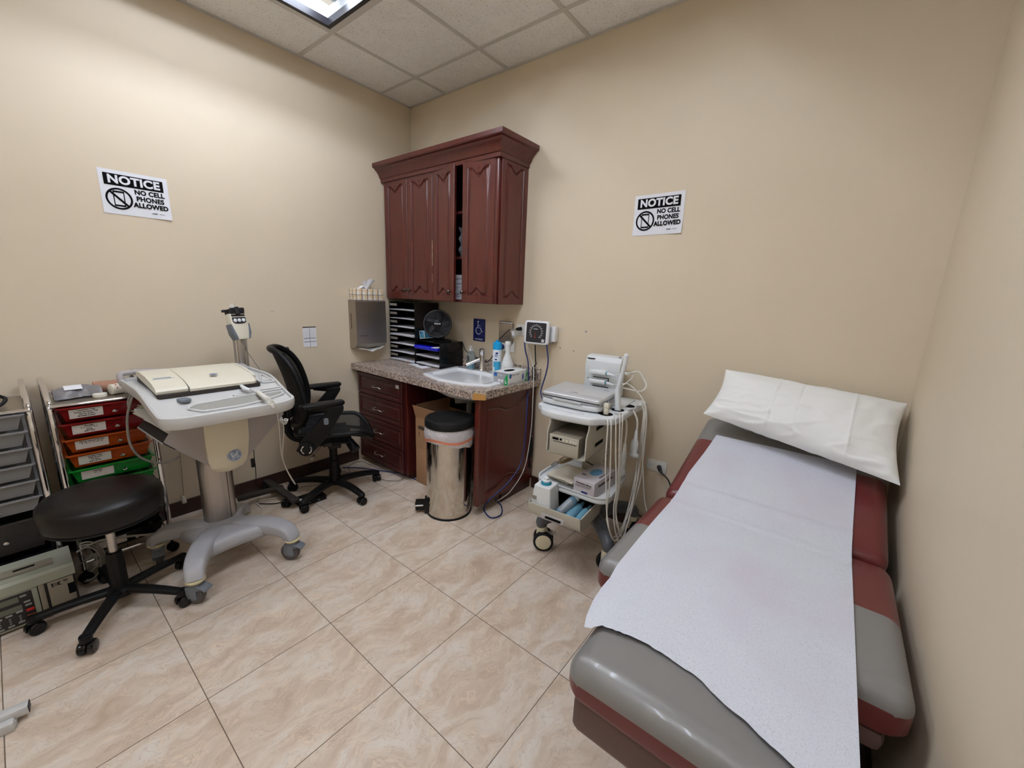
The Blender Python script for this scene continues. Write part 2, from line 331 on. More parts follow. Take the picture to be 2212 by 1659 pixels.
    def grid(s, fn, nu, nv, thick=0, flip=False):
        off = len(s.v); P = [[Vector(fn(i/nu, j/nv)) for j in range(nv+1)] for i in range(nu+1)]
        def q(i, j): return i*(nv+1)+j
        vs = [P[i][j] for i in range(nu+1) for j in range(nv+1)]
        fs = [[q(i, j), q(i+1, j), q(i+1, j+1), q(i, j+1)] for i in range(nu) for j in range(nv)]
        if thick:
            N = []
            for i in range(nu+1):
                for j in range(nv+1):
                    a = P[min(i+1, nu)][j]-P[max(i-1, 0)][j]; b = P[i][min(j+1, nv)]-P[i][max(j-1, 0)]
                    nn = a.cross(b); N.append(nn.normalized() if nn.length > 1e-12 else Vector((0, 0, 1)))
            K = len(vs); vs = vs + [vs[i]-N[i]*thick for i in range(K)]
            fs2 = [[K+x for x in reversed(f)] for f in fs]
            rim = [q(i, 0) for i in range(nu+1)] + [q(nu, j) for j in range(1, nv+1)] + [q(i, nv) for i in range(nu-1, -1, -1)] + [q(0, j) for j in range(nv-1, 0, -1)]
            fs2 += [[rim[(a+1) % len(rim)], rim[a], K+rim[a], K+rim[(a+1) % len(rim)]] for a in range(len(rim))]
            fs = fs + fs2
        s.raw(vs, fs); return s
    def sphere(s, c, r, n=20, m=12):
        r = (r, r, r) if isinstance(r, (int, float)) else r
        prof = [(math.sin(PI*i/m), -math.cos(PI*i/m)) for i in range(m+1)]
        s.rings([[Vector(c)+Vector((max(a, 1e-4)*r[0]*math.cos(2*PI*j/n), max(a, 1e-4)*r[1]*math.sin(2*PI*j/n), z*r[2])) for j in range(n)] for a, z in prof], True); return s
def text_faces(s, txt, size, M, bold=0, align='CENTER', depth=.0006, sx=1.0, space=1.0):
    """lettering extruded as thin mesh; text lies in the XY plane of M"""
    cu = bpy.data.curves.new('t', 'FONT'); cu.body = txt; cu.size = size; cu.align_x = align; cu.align_y = 'CENTER'
    cu.offset = bold; cu.extrude = depth; cu.space_character = space; cu.resolution_u = 6
    ob = bpy.data.objects.new('t', cu); COL.objects.link(ob)
    dg = bpy.context.evaluated_depsgraph_get(); me = bpy.data.meshes.new_from_object(ob.evaluated_get(dg))
    Ms = M @ Matrix.Diagonal((sx, 1, 1, 1))
    s.raw([Ms @ v.co for v in me.vertices], [list(p.vertices) for p in me.polygons])
    bpy.data.objects.remove(ob); bpy.data.curves.remove(cu); bpy.data.meshes.remove(me)
MB.text = text_faces
def frame(o, x, y):
    """matrix whose local X, Y run along x, y and whose Z is their cross product"""
    x = Vector(x).normalized(); y = Vector(y); y = (y - x*y.dot(x)).normalized(); z = x.cross(y)
    return Matrix(((x.x, y.x, z.x, o[0]), (x.y, y.y, z.y, o[1]), (x.z, y.z, z.z, o[2]), (0, 0, 0, 1)))
TM = lambda x, y, z: Matrix.Translation((x, y, z))
RX = lambda a: Matrix.Rotation(R(a), 4, 'X')
RY = lambda a: Matrix.Rotation(R(a), 4, 'Y')
RZ = lambda a: Matrix.Rotation(R(a), 4, 'Z')

def mesh_of(name, mb, mats, inv=None, sharp=38):
    me = bpy.data.meshes.new(name)
    vs = [inv @ v for v in mb.v] if inv else mb.v
    me.from_pydata([tuple(v) for v in vs], [], mb.f)
    if isinstance(mats, str): mats = [mats]
    for m in mats: me.materials.append(MATS[m])
    me.polygons.foreach_set('material_index', mb.m)
    me.validate(); me.update()
    bm = bmesh.new(); bm.from_mesh(me); bmesh.ops.recalc_face_normals(bm, faces=bm.faces); bm.to_mesh(me); bm.free()
    me.shade_smooth(); me.set_sharp_from_angle(angle=R(sharp))
    return me
def thing(name, label, cat, loc=(0, 0, 0), rotz=0, group=None):
    o = bpy.data.objects.new(name, None); COL.objects.link(o); o.empty_display_size = .05
    o.location = loc; o.rotation_euler = (0, 0, R(rotz)); o['label'] = label; o['category'] = cat
    if group: o['group'] = group
    return o
def inv_of(p):
    M = Matrix.Identity(4); ch = []
    while p is not None: ch.append(p); p = p.parent
    for q in reversed(ch): M = M @ (Matrix.Translation(q.location) @ q.rotation_euler.to_matrix().to_4x4())
    return M.inverted()
def part(name, mb, mats, parent, world=False, sharp=38, label=None):
    """mesh part; coordinates are the thing's own (or room coordinates when world)"""
    me = mesh_of(name, mb, mats, inv_of(parent) if world else None, sharp)
    o = bpy.data.objects.new(name, me); COL.objects.link(o); o.parent = parent
    if label: o['label'] = label
    return o
def solo(name, label, cat, mb, mats, group=None, sharp=38, world=True):
    """a thing that is one mesh; origin moved to the middle of its base"""
    vs = mb.v; lo = Vector((min(v.x for v in vs), min(v.y for v in vs), min(v.z for v in vs))); hi = Vector((max(v.x for v in vs), max(v.y for v in vs), max(v.z for v in vs)))
    o0 = Vector(((lo.x+hi.x)/2, (lo.y+hi.y)/2, lo.z)); me = mesh_of(name, mb, mats, Matrix.Translation(-o0), sharp)
    o = bpy.data.objects.new(name, me); COL.objects.link(o); o.location = o0; o['label'] = label; o['category'] = cat
    if group: o['group'] = group
    return o
def struct(name, mb, mats, parent=None):
    o = bpy.data.objects.new(name, mesh_of(name, mb, mats)); COL.objects.link(o); o['kind'] = 'structure'; return o
def B(lo, hi, bev=0, seg=2): return MB().box(lo, hi, bev, seg)
def copy_tree(o, parent=None):
    c = o.copy(); COL.objects.link(c); c.parent = parent
    for ch in list(o.children): copy_tree(ch, c)
    return c
def rnd(pts, r, seg=4):
    """round the corners of a 2D polygon; r may be a list"""
    n = len(pts); out = []
    for i, p in enumerate(pts):
        rr = r[i] if isinstance(r, (list, tuple)) else r
        p = Vector(p[:2]); a = Vector(pts[i-1][:2]); b = Vector(pts[(i+1) % n][:2])
        if rr <= 0: out.append(p); continue
        da = (a-p); db = (b-p); rr = min(rr, da.length*.49, db.length*.49)
        s = p+da.normalized()*rr; e = p+db.normalized()*rr
        for k in range(seg+1):
            t = k/seg; out.append((1-t)**2*s + 2*t*(1-t)*p + t*t*e)
    return out

# ---------------------------------------------------------------- room shell
t = .1
struct('floor', B((-t, WY-t, -.1), (WX+t, t, 0)), 'porcelain_floor_tile')
struct('wall_left', B((-t, WY-t, 0), (0, t, H+.12)), 'wall_paint')
struct('wall_back', B((0, 0, 0), (WX+t, t, H+.12)), 'wall_paint')
struct('wall_right', B((WX, WY-t, 0), (WX+t, 0, H+.12)), 'wall_paint')
struct('wall_front', B((0, WY-t, 0), (WX, WY, H+.12)), 'wall_paint')
struct('baseboard_left', MB().box((.0005, WY, 0), (.014, -.605, .094), .004), 'baseboard_wood')
struct('baseboard_back', MB().box((1.405, -.014, 0), (WX, -.0005, .094), .004), 'baseboard_wood')
struct('baseboard_right', MB().box((WX-.014, WY, 0), (WX-.0005, -.015, .094), .004), 'baseboard_wood')
# ceiling: tiles with openings for the fixtures
gx = [0] + [.4296+.6096*k for k in range(5)] + [WX]; gx = [g for g in gx if g < WX] + [WX]
FIX[2] = (gx[4], FIX[2][1], FIX[2][2])
gy = [0] + [-.2887-.6082*k for k in range(8)]; gy = [g for g in gy if g > WY] + [WY]
c = MB()
for i in range(len(gx)-1):
    for j in range(len(gy)-1):
        mx, my = (gx[i]+gx[i+1])/2, (gy[j]+gy[j+1])/2
        if any(x0 < mx < x0+.6096 and y0-L-.01 < my < y0 for x0, y0, L in FIX): continue
        c.box((gx[i]+.004, gy[j+1]+.004, H+.004), (gx[i+1]-.004, gy[j]-.004, H+.02))
struct('ceiling', c, 'fissured_ceiling_tile')
# the middle bar across each 4 ft fixture is interrupted
g2 = MB()
def clip_bar(mb, y, x0, x1): mb.box((x0, y-.012, H-.0012), (x1, y+.012, H+.0058))
for x in gx[1:-1]: g2.box((x-.012, WY, H-.001), (x+.012, 0, H+.006))
for y in gy[1:-1]:
    cuts = sorted((x0+.012, x0+.5976) for x0, y0, L in FIX if y0-L+.05 < y < y0-.05)
    a = 0
    for s0, s1 in cuts: clip_bar(g2, y, a, s0); a = s1
    clip_bar(g2, y, a, WX)
g2.box((0, -.02, H-.003), (WX, 0, H+.003)); g2.box((0, WY, H-.003), (.02, 0, H+.003)); g2.box((WX-.02, WY, H-.003), (WX, 0, H+.003)); g2.box((0, WY, H-.003), (WX, WY+.02, H+.003))
struct('trim_1', g2, 'grid_white')
struct('trim_2', B((-t, WY-t, H+.12), (WX+t, t, H+.2)), 'wall_paint')       # slab above the hung ceiling
for k, (x0, y0, L) in enumerate(FIX):
    x1 = x0+.6096; y1 = y0-L
    f = thing('ceiling_light', ['recessed fluorescent ceiling light with dark inner frame near the left wall, corner in view', 'recessed fluorescent ceiling light over the middle of the room, above the frame', 'added recessed fill light behind the camera, out of view'][k], 'ceiling light', ((x0+x1)/2, (y0+y1)/2, H), group=None)
    D = .125
    b = MB(); b.box((x0+.012, y1+.012, H), (x0+.02, y0-.012, H+D)); b.box((x1-.02, y1+.012, H), (x1-.012, y0-.012, H+D)); b.box((x0+.02, y0-.02, H), (x1-.02, y0-.012, H+D)); b.box((x0+.02, y1+.012, H), (x1-.02, y1+.02, H+D)); b.box((x0+.012, y1+.012, H+D), (x1-.012, y0-.012, H+D+.01))
    part('housing', b, 'lamp_reflector', f, True)
    b = MB()
    for (a0, b0, a1, b1) in ((x0+.012, y1+.012, x0+.026, y0-.012), (x1-.026, y1+.012, x1-.012, y0-.012), (x0+.026, y0-.026, x1-.026, y0-.012), (x0+.026, y1+.012, x1-.026, y1+.026)): b.box((a0, b0, H-.004), (a1, b1, H+.008))
    part('frame', b, 'grid_white', f, True)
    b = MB()
    for (a0, b0, a1, b1) in ((x0+.026, y1+.026, x0+.05, y0-.026), (x1-.05, y1+.026, x1-.026, y0-.026), (x0+.05, y0-.05, x1-.05, y0-.026), (x0+.05, y1+.026, x1-.05, y1+.05)): b.box((a0, b0, H-.001), (a1, b1, H+.036))
    part('inner_frame', b, 'light_frame_black', f, True, label='black inner frame around the diffuser')
    for tx in (x0+.17, x1-.17):
        b = MB(); b.cyl((tx, y1+.10, H+.098), (tx, y0-.10, H+.098), .017, n=12, cap=False); part('tube', b, f'lamp_tube_{k}', f, True)
        for ya_, yb_ in ((y1+.06, y1+.10), (y0-.10, y0-.06)): part('lamp_holder', B((tx-.022, ya_, H+.070), (tx+.022, yb_, H+.123), .004), 'lamp_reflector', f, True)
# ---------------------------------------------------------------- cherry wood joinery
def outline(w, h, m, d, n=28):
    """door panel outline inset by m, dipping d in the middle of its top and bottom edges"""
    x0 = w/2-m; y0 = h/2-m; pts = []
    def g(x):
        a = abs(x)/x0; t_ = max(0, min(1, 1.12-a/.60)); return t_*t_*(3-2*t_)
    for i in range(n+1): x = -x0+2*x0*i/n; pts.append((x, -y0+d*g(x)))
    for i in range(1, 4): pts.append((x0, -y0+2*y0*i/4))
    for i in range(n+1): x = x0-2*x0*i/n; pts.append((x, y0-d*g(x)))
    for i in range(1, 4): pts.append((-x0, y0-2*y0*i/4))
    return pts
def door_panel(mb, w, h, M, th=.02, m=.055, d=.035, fan=True):
    """raised panel door in the XY plane of M, front towards +Z"""
    old = mb.M; mb.M = (old @ M) if old else M
    def rect(mm, n=28):
        o = outline(w, h, mm, 0, n); return o
    def ring(pts, z): return [Vector((p[0], p[1], z)) for p in pts]
    rs = [ring(rect(0), 0), ring(rect(0), th-.003), ring(rect(.003), th), ring(outline(w, h, m-.012, d), th), ring(outline(w, h, m-.007, d), th-.004), ring(outline(w, h, m-.003, d), th-.002),
          ring(outline(w, h, m, d), th-.007), ring(outline(w, h, m+.004, d), th-.007), ring(outline(w, h, m+.009, d), th-.002), ring(outline(w, h, m+.016, d), th), ring(outline(w, h, m+.019, d), th-.0015)]
    mb.rings(rs, False)
    n = len(rs[-1]); off = len(mb.v); c = Vector((0, 0, th-.0015)); last = rs[-1]
    # centre field: strips between bottom and top edges
    N = 28; bot = last[:N+1]; topp = last[N+1+3:N+1+3+N+1][::-1]
    vs = bot + topp; fs = [[i, i+1, N+1+i+1, N+1+i] for i in range(N)]
    mb.raw(vs, fs)
    mb.raw([Vector((p[0], p[1], 0)) for p in ((-w/2, -h/2), (w/2, -h/2), (w/2, h/2), (-w/2, h/2))], [[3, 2, 1, 0]])
    if fan and d:
        for sg in (1, -1):
            y = sg*(h/2-m+.010-d*.25)
            for a in (-50, -25, 0, 25, 50):
                dx, dy = math.sin(R(a)), -sg*math.cos(R(a))
                # petals open away from the rail
                p0 = Vector((dx*.004, y+.010*sg, th-.001)); p1 = p0+Vector((-dx*.016*-1, -dy*-.014*1, 0))
                mb.cyl(Vector((0, y-sg*.010, th-.002)), Vector((dx*.014, y-sg*.010+sg*.014*math.cos(R(a)), th-.0005)), .0012, .0032, 6)
    mb.M = old
def knob(mb, p, n=(0, -1, 0), r=.013):
    mb.lathe([(.004, 0), (.0045, .008), (.008, .011), (r, .016), (r, .022), (r*.75, .026), (.003, .028)], p, 16, n)

# wall cabinet
Z0, Z1, YF, XR = 1.365, 2.285, -.272, 1.236
cab = thing('wall_cabinet', 'cherry wood wall cabinet with crown moulding and four arched doors, hung above the sink', 'cabinet', (XR/2, -.14, Z0))
b = MB()
b.box((.004, YF, Z0), (.022, -.001, Z1)); b.box((XR-.018, YF, Z0), (XR, -.001, Z1)); b.box((.022, YF, Z1-.018), (XR-.018, -.001, Z1)); b.box((.022, YF, Z0), (XR-.018, -.001, Z0+.018))
b.box((.022, -.012, Z0+.018), (XR-.018, -.001, Z1-.018))
b.box((.022, YF, Z0+.3), (XR-.018, -.012, Z0+.316)); b.box((.022, YF, Z0+.6), (XR-.018, -.012, Z0+.616))
b.box((.60, YF, Z0+.018), (.632, -.255, Z1-.018))
part('carcass', b, 'dark_cherry_wood', cab, True)
b = MB(); door_panel(b, .272, Z1-Z0, frame((XR, YF/2, (Z0+Z1)/2), (0, 1, 0), (0, 0, 1)), .012, .05, .035)
part('side_panel', b, 'cherry_wood', cab, True)
b = MB(); prof = [(0, 2.262), (.012, 2.262), (.012, 2.285), (.02, 2.29), (.026, 2.30), (.034, 2.318), (.05, 2.336), (.062, 2.345), (.066, 2.352), (.08, 2.356), (.086, 2.362), (.086, 2.388), (.0, 2.388)]
yf = YF-.02; xr = XR+.006
b.rings([[Vector((.002, yf-o, z)) for o, z in prof], [Vector((xr+o, yf-o, z)) for o, z in prof], [Vector((xr+o, -.001, z)) for o, z in prof]])
part('crown_moulding', b, 'cherry_wood', cab, True, sharp=25)
def cab_door(x0, x1, ang, hinge, kx):
    w = x1-x0; hx = x0 if hinge == 'L' else x1
    M = TM(hx, YF-.002, (Z0+Z1)/2-.004) @ RZ(ang) @ TM((w/2 if hinge == 'L' else -w/2), 0, 0) @ RX(90)
    b = MB(); door_panel(b, w, Z1-Z0-.012, M, .02, .055 if w > .27 else .05, .036)
    d = part('door', b, 'cherry_wood', cab, True)
    k = MB(); knob(k, M @ Vector((kx, -(Z1-Z0)/2+.075, .02)), M.to_3x3() @ Vector((0, 0, 1))); part('knob', k, 'dark_bronze', d, True)
    return d
cab_door(.026, .316, 0, 'L', .125); cab_door(.320, .610, 0, 'R', -.125); cab_door(.616, .858, -4.5, 'L', .085); cab_door(.930, 1.208, 3.0, 'R', -.12)
b = MB(); b.box((1.209, YF-.02, Z0), (1.236, YF-.0005, Z1), .004); part('face_stile', b, 'cherry_wood', cab, True)

# scratches: bare worn edges on the doors
b = MB(); rr = random.Random(12)
for z0, z1, w_ in ((1.62, 1.80, .0022), (1.50, 1.56, .0015)):
    P_ = [(.6095+rr.uniform(-.0006, .0006), YF-.0222, z0+(z1-z0)*k/10) for k in range(11)]
    b.tube(P_, lambda f, w_=w_: w_*(.35+.65*abs(math.sin(9*f+1))), 6, smooth=False)
part('worn_edge', b, 'worn_wood', cab, True, label='worn pale scratch on the door edge')
# what shows through the gap in the doors
b = MB(); rr = random.Random(4)
for i in range(34): b.box((.74+rr.uniform(-.004, .004), -.2+rr.uniform(-.004, .003), Z0+.0185+i*.0052), (.98+rr.uniform(-.004, .004), -.03, Z0+.0185+i*.0052+.0046))
solo('paper_stack', 'tall stack of white paper at the bottom of the wall cabinet, behind the door gap', 'paper', b, 'white_paper')
b = MB(); b.grid(lambda u, v: (.80+.16*u, -.2+.02*math.sin(9*u)+.012*math.sin(17*v+4*u), Z0+.317+.2*v), 20, 14, .03)
solo('folded_gown', 'dark grey folded gown on the middle shelf inside the wall cabinet', 'gown', b, 'linen_grey')
b = MB(); b.lathe([(.05, 0), (.06, .01), (.06, .13), (.05, .15), (.05, .2)], (.89, -.16, Z0+.617), 24)
solo('storage_canister', 'silvery canister on the top shelf inside the wall cabinet', 'canister', b, 'silver_lid')

# drawer base
du = thing('drawer_cabinet', 'dark cherry base cabinet with four drawers under the left end of the counter', 'cabinet', (.34, -.3, 0))
b = MB(); b.box((.020, -.578, .05), (.66, -.003, .797)); b.box((.030, -.535, .0), (.645, -.01, .05)); part('body', b, 'dark_cherry_wood', du, True)
part('edge_band', B((.645, -.583, .045), (.66, -.578, .797)), 'cherry_wood', du, True)
for z0, z1 in ((.607, .777), (.422, .60), (.237, .416), (.05, .23)):
    w = .58; M = frame((.036+w/2, -.579, (z0+z1)/2), (1, 0, 0), (0, 0, 1))
    b = MB(); door_panel(b, w, z1-z0, M, .02, .036, 0, False); d = part('drawer', b, 'dark_cherry_wood', du, True)
    h = MB(); cx = .036+w/2; zz = (z0+z1)/2
    h.tube([(cx-.05, -.598, zz+.004), (cx-.052, -.618, zz+.006), (cx-.035, -.628, zz-.004), (cx, -.63, zz), (cx+.035, -.628, zz+.004), (cx+.052, -.618, zz-.006), (cx+.05, -.598, zz-.004)], .004, 8)
    part('handle', h, 'satin_nickel', d, True)
p = at(858, 836, 1, -.6)
b = MB(); b.box((p.x-.019, -.6015, p.z-.013), (p.x+.019, -.5995, p.z+.013)); part('sticker', b, 'label_paper', du, True)

# end panel
ep = thing('end_panel', 'cherry wood end panel with one carved panel holding up the right end of the counter', 'cabinet panel', (1.385, -.3, 0))
b = MB(); b.box((1.366, -.602, .075), (1.392, -.003, .797), .002); b.box((1.366, -.34, 0), (1.385, -.003, .075)); part('board', b, 'dark_cherry_wood', ep, True)
b = MB(); door_panel(b, .596, .72, frame((1.392, -.303, .437), (0, 1, 0), (0, 0, 1)), .012, .075, .04, False); part('carved_face', b, 'cherry_wood', ep, True)
part('front_edge', B((1.3655, -.606, .075), (1.404, -.602, .797), .0015), 'cherry_wood', ep, True)
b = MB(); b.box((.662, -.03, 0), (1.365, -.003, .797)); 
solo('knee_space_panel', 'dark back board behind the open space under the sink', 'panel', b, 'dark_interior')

# countertop with sink cut-out
CZ = .842
ct = thing('countertop', 'brown granite-look laminate countertop with backsplash and a chipped front corner', 'countertop', (.72, -.32, .797))
sink_out = [(.735, -.505), (.985, -.572), (1.18, -.545), (1.345, -.45), (1.33, -.17), (1.285, -.06), (.98, -.045), (.68, -.10)]
sink_cut = rnd([(.775, -.47), (.985, -.53), (1.15, -.51), (1.285, -.42), (1.27, -.2), (1.22, -.14), (.98, -.13), (.74, -.15)], .04)
def counter_out():
    return [(.0015, -.0015), (.0015, -.638), (1.372, -.638), (1.438, -.585), (1.438, -.0015)]
bm = bmesh.new()
def loop(pts, z): return [bm.verts.new((p[0], p[1], z)) for p in pts]
outp = rnd(counter_out(), [0, .015, .004, .004, 0], 3)
for z, fl in ((CZ, 1), (CZ-.045, 0)):
    lo_ = loop(outp, z); li = loop(sink_cut, z)
    es = [bm.edges.new((L[i], L[(i+1) % len(L)])) for L in (lo_, li) for i in range(len(L))]
    bmesh.ops.triangle_fill(bm, use_beauty=True, edges=es)
    if fl: A = (lo_, li)
    else: Bv = (lo_, li)
for k in (0, 1):
    for i in range(len(A[k])): j = (i+1) % len(A[k]); bm.faces.new((A[k][i], A[k][j], Bv[k][j], Bv[k][i]))
bm.normal_update()
_top = set(A[0]); _bot = set(Bv[0])
_es = [e for e in bm.edges if (e.verts[0] in _top and e.verts[1] in _top or e.verts[0] in _bot and e.verts[1] in _bot) and len(e.link_faces) == 2 and abs(e.link_faces[0].normal.dot(e.link_faces[1].normal)) < .5 and min(v.co.y for v in e.verts) < -.5 and min(v.co.x for v in e.verts) > .02]
bmesh.ops.bevel(bm, geom=_es, offset=.012, segments=3, profile=.5, affect='EDGES')
b = MB(); b.addbm(bm); part('top', b, 'brown_granite_laminate', ct, True)
b = MB(); b.box((.002, -.0215, CZ), (1.438, -.0015, CZ+.085), .003)
part('backsplash', b, 'brown_granite_laminate', ct, True)
b = MB(); dd = Vector((1.438-1.372, -.585+.638, 0)); nn = Vector((dd.y, -dd.x, 0)).normalized()*.0012
q = [Vector((1.374, -.6375, 0))+nn, Vector((1.4365, -.5865, 0))+nn]
b.raw([(q[0].x, q[0].y, CZ-.045), (q[1].x, q[1].y, CZ-.045), (q[1].x, q[1].y, CZ-.012), (q[0].x+.006, q[0].y+.004, CZ-.001), (q[0].x, q[0].y, CZ-.02)], [[0, 1, 2, 3, 4]])
part('chipped_corner', b, 'tan_particleboard', ct, True, label='bare tan chipped corner')

# sink
sk = thing('sink', 'white porcelain drop-in sink with a bowed front set in the counter', 'sink', (1.03, -.31, CZ))
so = rnd(sink_out, .03, 4); n = len(so)
def shr(pts, k, c=(1.02, -.30)): return [((p[0]-c[0])*k+c[0], (p[1]-c[1])*k+c[1]) for p in pts]
lip = [(.785, -.462), (.985, -.52), (1.145, -.50), (1.275, -.415), (1.262, -.225), (1.215, -.16), (.98, -.15), (.755, -.165)]
inn = rnd(lip, .03, 4)
b = MB()
rs = [[Vector((p[0], p[1], CZ+.0005)) for p in so], [Vector((p[0], p[1], CZ+.008)) for p in shr(so, .995)], [Vector((p[0], p[1], CZ+.012)) for p in shr(so, .975)], [Vector((p[0], p[1], CZ+.012)) for p in shr(inn, 1.03)], [Vector((p[0], p[1], CZ+.006)) for p in inn],
      [Vector((p[0], p[1], CZ-.03)) for p in shr(inn, .95)], [Vector((p[0], p[1], CZ-.11)) for p in shr(inn, .80)], [Vector((p[0], p[1], CZ-.135)) for p in shr(inn, .6)], [Vector((p[0], p[1], CZ-.14)) for p in shr(inn, .05)]]
b.rings(rs, False)
b.rings([[Vector((p[0], p[1], CZ-.002)) for p in shr(inn, .97)], [Vector((p[0], p[1], CZ-.12)) for p in shr(inn, .86)], [Vector((p[0], p[1], CZ-.15)) for p in shr(inn, .6)], [Vector((p[0], p[1], CZ-.155)) for p in shr(inn, .1)]], True)
part('basin', b, 'porcelain', sk, True)
b = MB(); b.lathe([(.02, -.138), (.02, -.134), (.012, -.133)], (1.02, -.3, CZ), 20); part('drain', b, 'chrome', sk, True)
dp = thing('drain_pipe', 'grey plastic drain trap and capped pipe under the sink', 'pipe', (1.15, -.3, .0))
b = MB(); b.cyl((1.02, -.30, .69), (1.02, -.30, .55), .022, n=20); b.tube([(1.02, -.30, .56), (1.02, -.30, .48), (1.06, -.28, .44), (1.1, -.26, .48), (1.12, -.2, .52), (1.12, -.03, .53)], .02, 12)
part('trap', b, 'pipe_grey', dp, True)
b = MB(); b.cyl((1.29, -.42, .78), (1.29, -.42, .40), .03, n=20); b.cyl((1.22, -.40, .52), (1.29, -.42, .52), .024, n=16); b.cyl((1.05, -.47, .70), (1.15, -.3, .70), .022, n=20, bev=.004); part('stack_pipe', b, 'pipe_grey', dp, True)

# faucet
fp = at(1040, 803, 2, CZ+.012)
fx, fy = .957, -.105
fc = thing('faucet', 'chrome single-lever faucet standing behind the sink bowl', 'faucet', (fx, fy, CZ+.012))
b = MB(); b.box((-.075, -.022, 0), (.075, .022, .006), .003); part('deck_plate', b, 'chrome', fc)
b = MB(); b.lathe([(.026, .006), (.022, .012), (.022, .12), (.0225, .125), (.021, .128), (.0225, .131), (.0225, .165), (.018, .17), (.001, .171)], (0, 0, 0), 28); part('body', b, 'chrome', fc)
b = MB(); b.cyl((0, 0, .095), (-.075, -.085, .045), .012, .0125, 16); b.cyl((-.075, -.085, .045), (-.079, -.0895, .0423), .0135, n=16); part('spout', b, 'chrome', fc)
b = MB(); b.cyl((-.01, 0, .155), (-.105, -.005, .152), .0035, n=10); b.sphere((-.107, -.005, .152), .006, 10, 6); part('lever', b, 'chrome', fc)
# ---------------------------------------------------------------- exam table
TX0, TX1 = 2.557, 3.304
def cushion(mb, x0, x1, s0, s1, th, gray, M, r=.045, edge=.042):
    """padded cushion; local Y runs s0..s1, top at z=0; gray = list of (a, b) ranges of Y with a grey top"""
    def ring(ins, y, zt, zb):
        pts = []; a, c = x0+ins, x1-ins; rr = max(.004, r+zt)
        n = 6
        for (cx, sx_, cz, a0) in ((c-rr, 1, zt-rr, 0),): pass
        def arc(cx, cz, a0, a1, rad):
            return [Vector((cx+rad*math.cos(R(a0+(a1-a0)*k/n)), y, cz+rad*math.sin(R(a0+(a1-a0)*k/n)))) for k in range(n+1)]
        rt = min(rr, (zt-zb)*.48); rb = min(.02, (zt-zb)*.3)
        pts += arc(c-rt, zt-rt, 0, 90, rt); 
        m = 10
        pts += [Vector((c-rt+(a+rt-(c-rt))*k/m, y, zt+.004*math.sin(PI*k/m))) for k in range(1, m)]
        pts += arc(a+rt, zt-rt, 90, 180, rt); pts += arc(a+rb, zb+rb, 180, 270, rb); pts += arc(c-rb, zb+rb, 270, 360, rb)
        return pts
    ys = []
    K = 7
    for k in range(K+1):
        a = R(90*k/K); ys.append((s0+r*(1-math.sin(a)), r*(1-math.cos(a))*.9 if False else 0, k))
    rsl = []
    for k in range(K+1):
        a = PI/2*k/K; rsl.append((s0+r*(1-math.sin(a)), (r*(1-math.cos(PI/2-a)))*0 + r*(1-math.sin(a))*0 , a))
    R_ = []
    for k in range(K+1):            # front rounding
        a = PI/2*k/K; y = s0 + r*(1-math.cos(PI/2-a+0)) if False else s0 + r*(1-math.sin(a)); dz = r*(1-math.cos(a)) 
        R_.append((y, dz))
    R_ = R_[::-1]
    seq = []
    for y, dz in reversed(R_): seq.append((y, dz))
    seq = sorted(seq, key=lambda q: q[0])
    # y from s0 (dz = r) to s0+r (dz = 0)
    seq = [(s0+r*(1-math.cos(PI/2*k/K)), r*(1-math.sin(PI/2*k/K))) for k in range(K+1)]
    marks = sorted(set([q for g in gray for q in g if s0+r < q < s1-r]))
    mid = [s0+r] + marks + [s1-r]; full = []
    for a, c in zip(mid[:-1], mid[1:]):
        for k in range(1, 7): full.append(a+(c-a)*k/6)
    seq += [(y, 0) for y in full[:-1]]
    seq += [(s1-r*(1-math.cos(PI/2*k/K)), r*(1-math.sin(PI/2*k/K))) for k in range(K, -1, -1)]
    rr_ = [ring(dz*.8, y, -dz, -th+min(dz, .012)) for y, dz in seq]
    base = len(mb.v); n = len(rr_[0]); m0 = len(mb.f)
    mb.M = M; mb.rings(rr_); mb.M = None
    # the grey vinyl covers the top and both rounded shoulders inside the bands
    for fi in range(m0, len(mb.f)):
        idx = [(i-base) for i in mb.f[fi]]
        if len(idx) > 4: mb.m[fi] = 0; continue
        rows = [i//n for i in idx]; y = sum(seq[q][0] for q in rows)/4; cols = [i % n for i in idx]
        z = sum(rr_[i//n][i % n].z for i in idx)/4; roll = min(rows) < K or max(rows) > len(seq)-1-K
        mb.m[fi] = 1 if (any(a-1e-4 <= y <= c+1e-4 for a, c in gray) and (max(cols) <= 22 and max(cols)-min(cols) == 1)) else 0
et = thing('exam_table', 'maroon and grey vinyl exam table with raised back, along the right wall', 'exam table', (2.935, -.75, 0))
ST = .632                                        # seat height
b = MB(); cushion(b, TX0, TX1, -1.30, -.70, .115, [(-1.31, -1.005)], TM(0, 0, ST)); part('seat_cushion', b, ['maroon_vinyl', 'grey_vinyl'], et, True, label='maroon seat cushion with a grey front band')
BANG = 17.0
MBK = TM(0, -.70, ST+.004) @ RX(BANG)
b = MB(); cushion(b, TX0+.012, TX1-.006, 0, .70, .115, [(.455, .8)], MBK); part('back_cushion', b, ['maroon_vinyl', 'grey_vinyl'], et, True, label='maroon raised back cushion with a grey head band')
b = MB(); cushion(b, 2.670, 3.178, -1.675, -1.302, .10, [(-1.7, -1.2)], TM(0, 0, ST-.004), .05, .055); part('foot_cushion', b, ['maroon_vinyl', 'grey_vinyl'], et, True, label='grey foot cushion with maroon sides')
b = MB(); b.box((2.69, -1.660, .425), (3.16, -1.31, ST-.105), .02); b.box((2.60, -1.29, .46), (3.27, -.70, ST-.117), .02)
part('shell', b, 'table_shell', et, True)
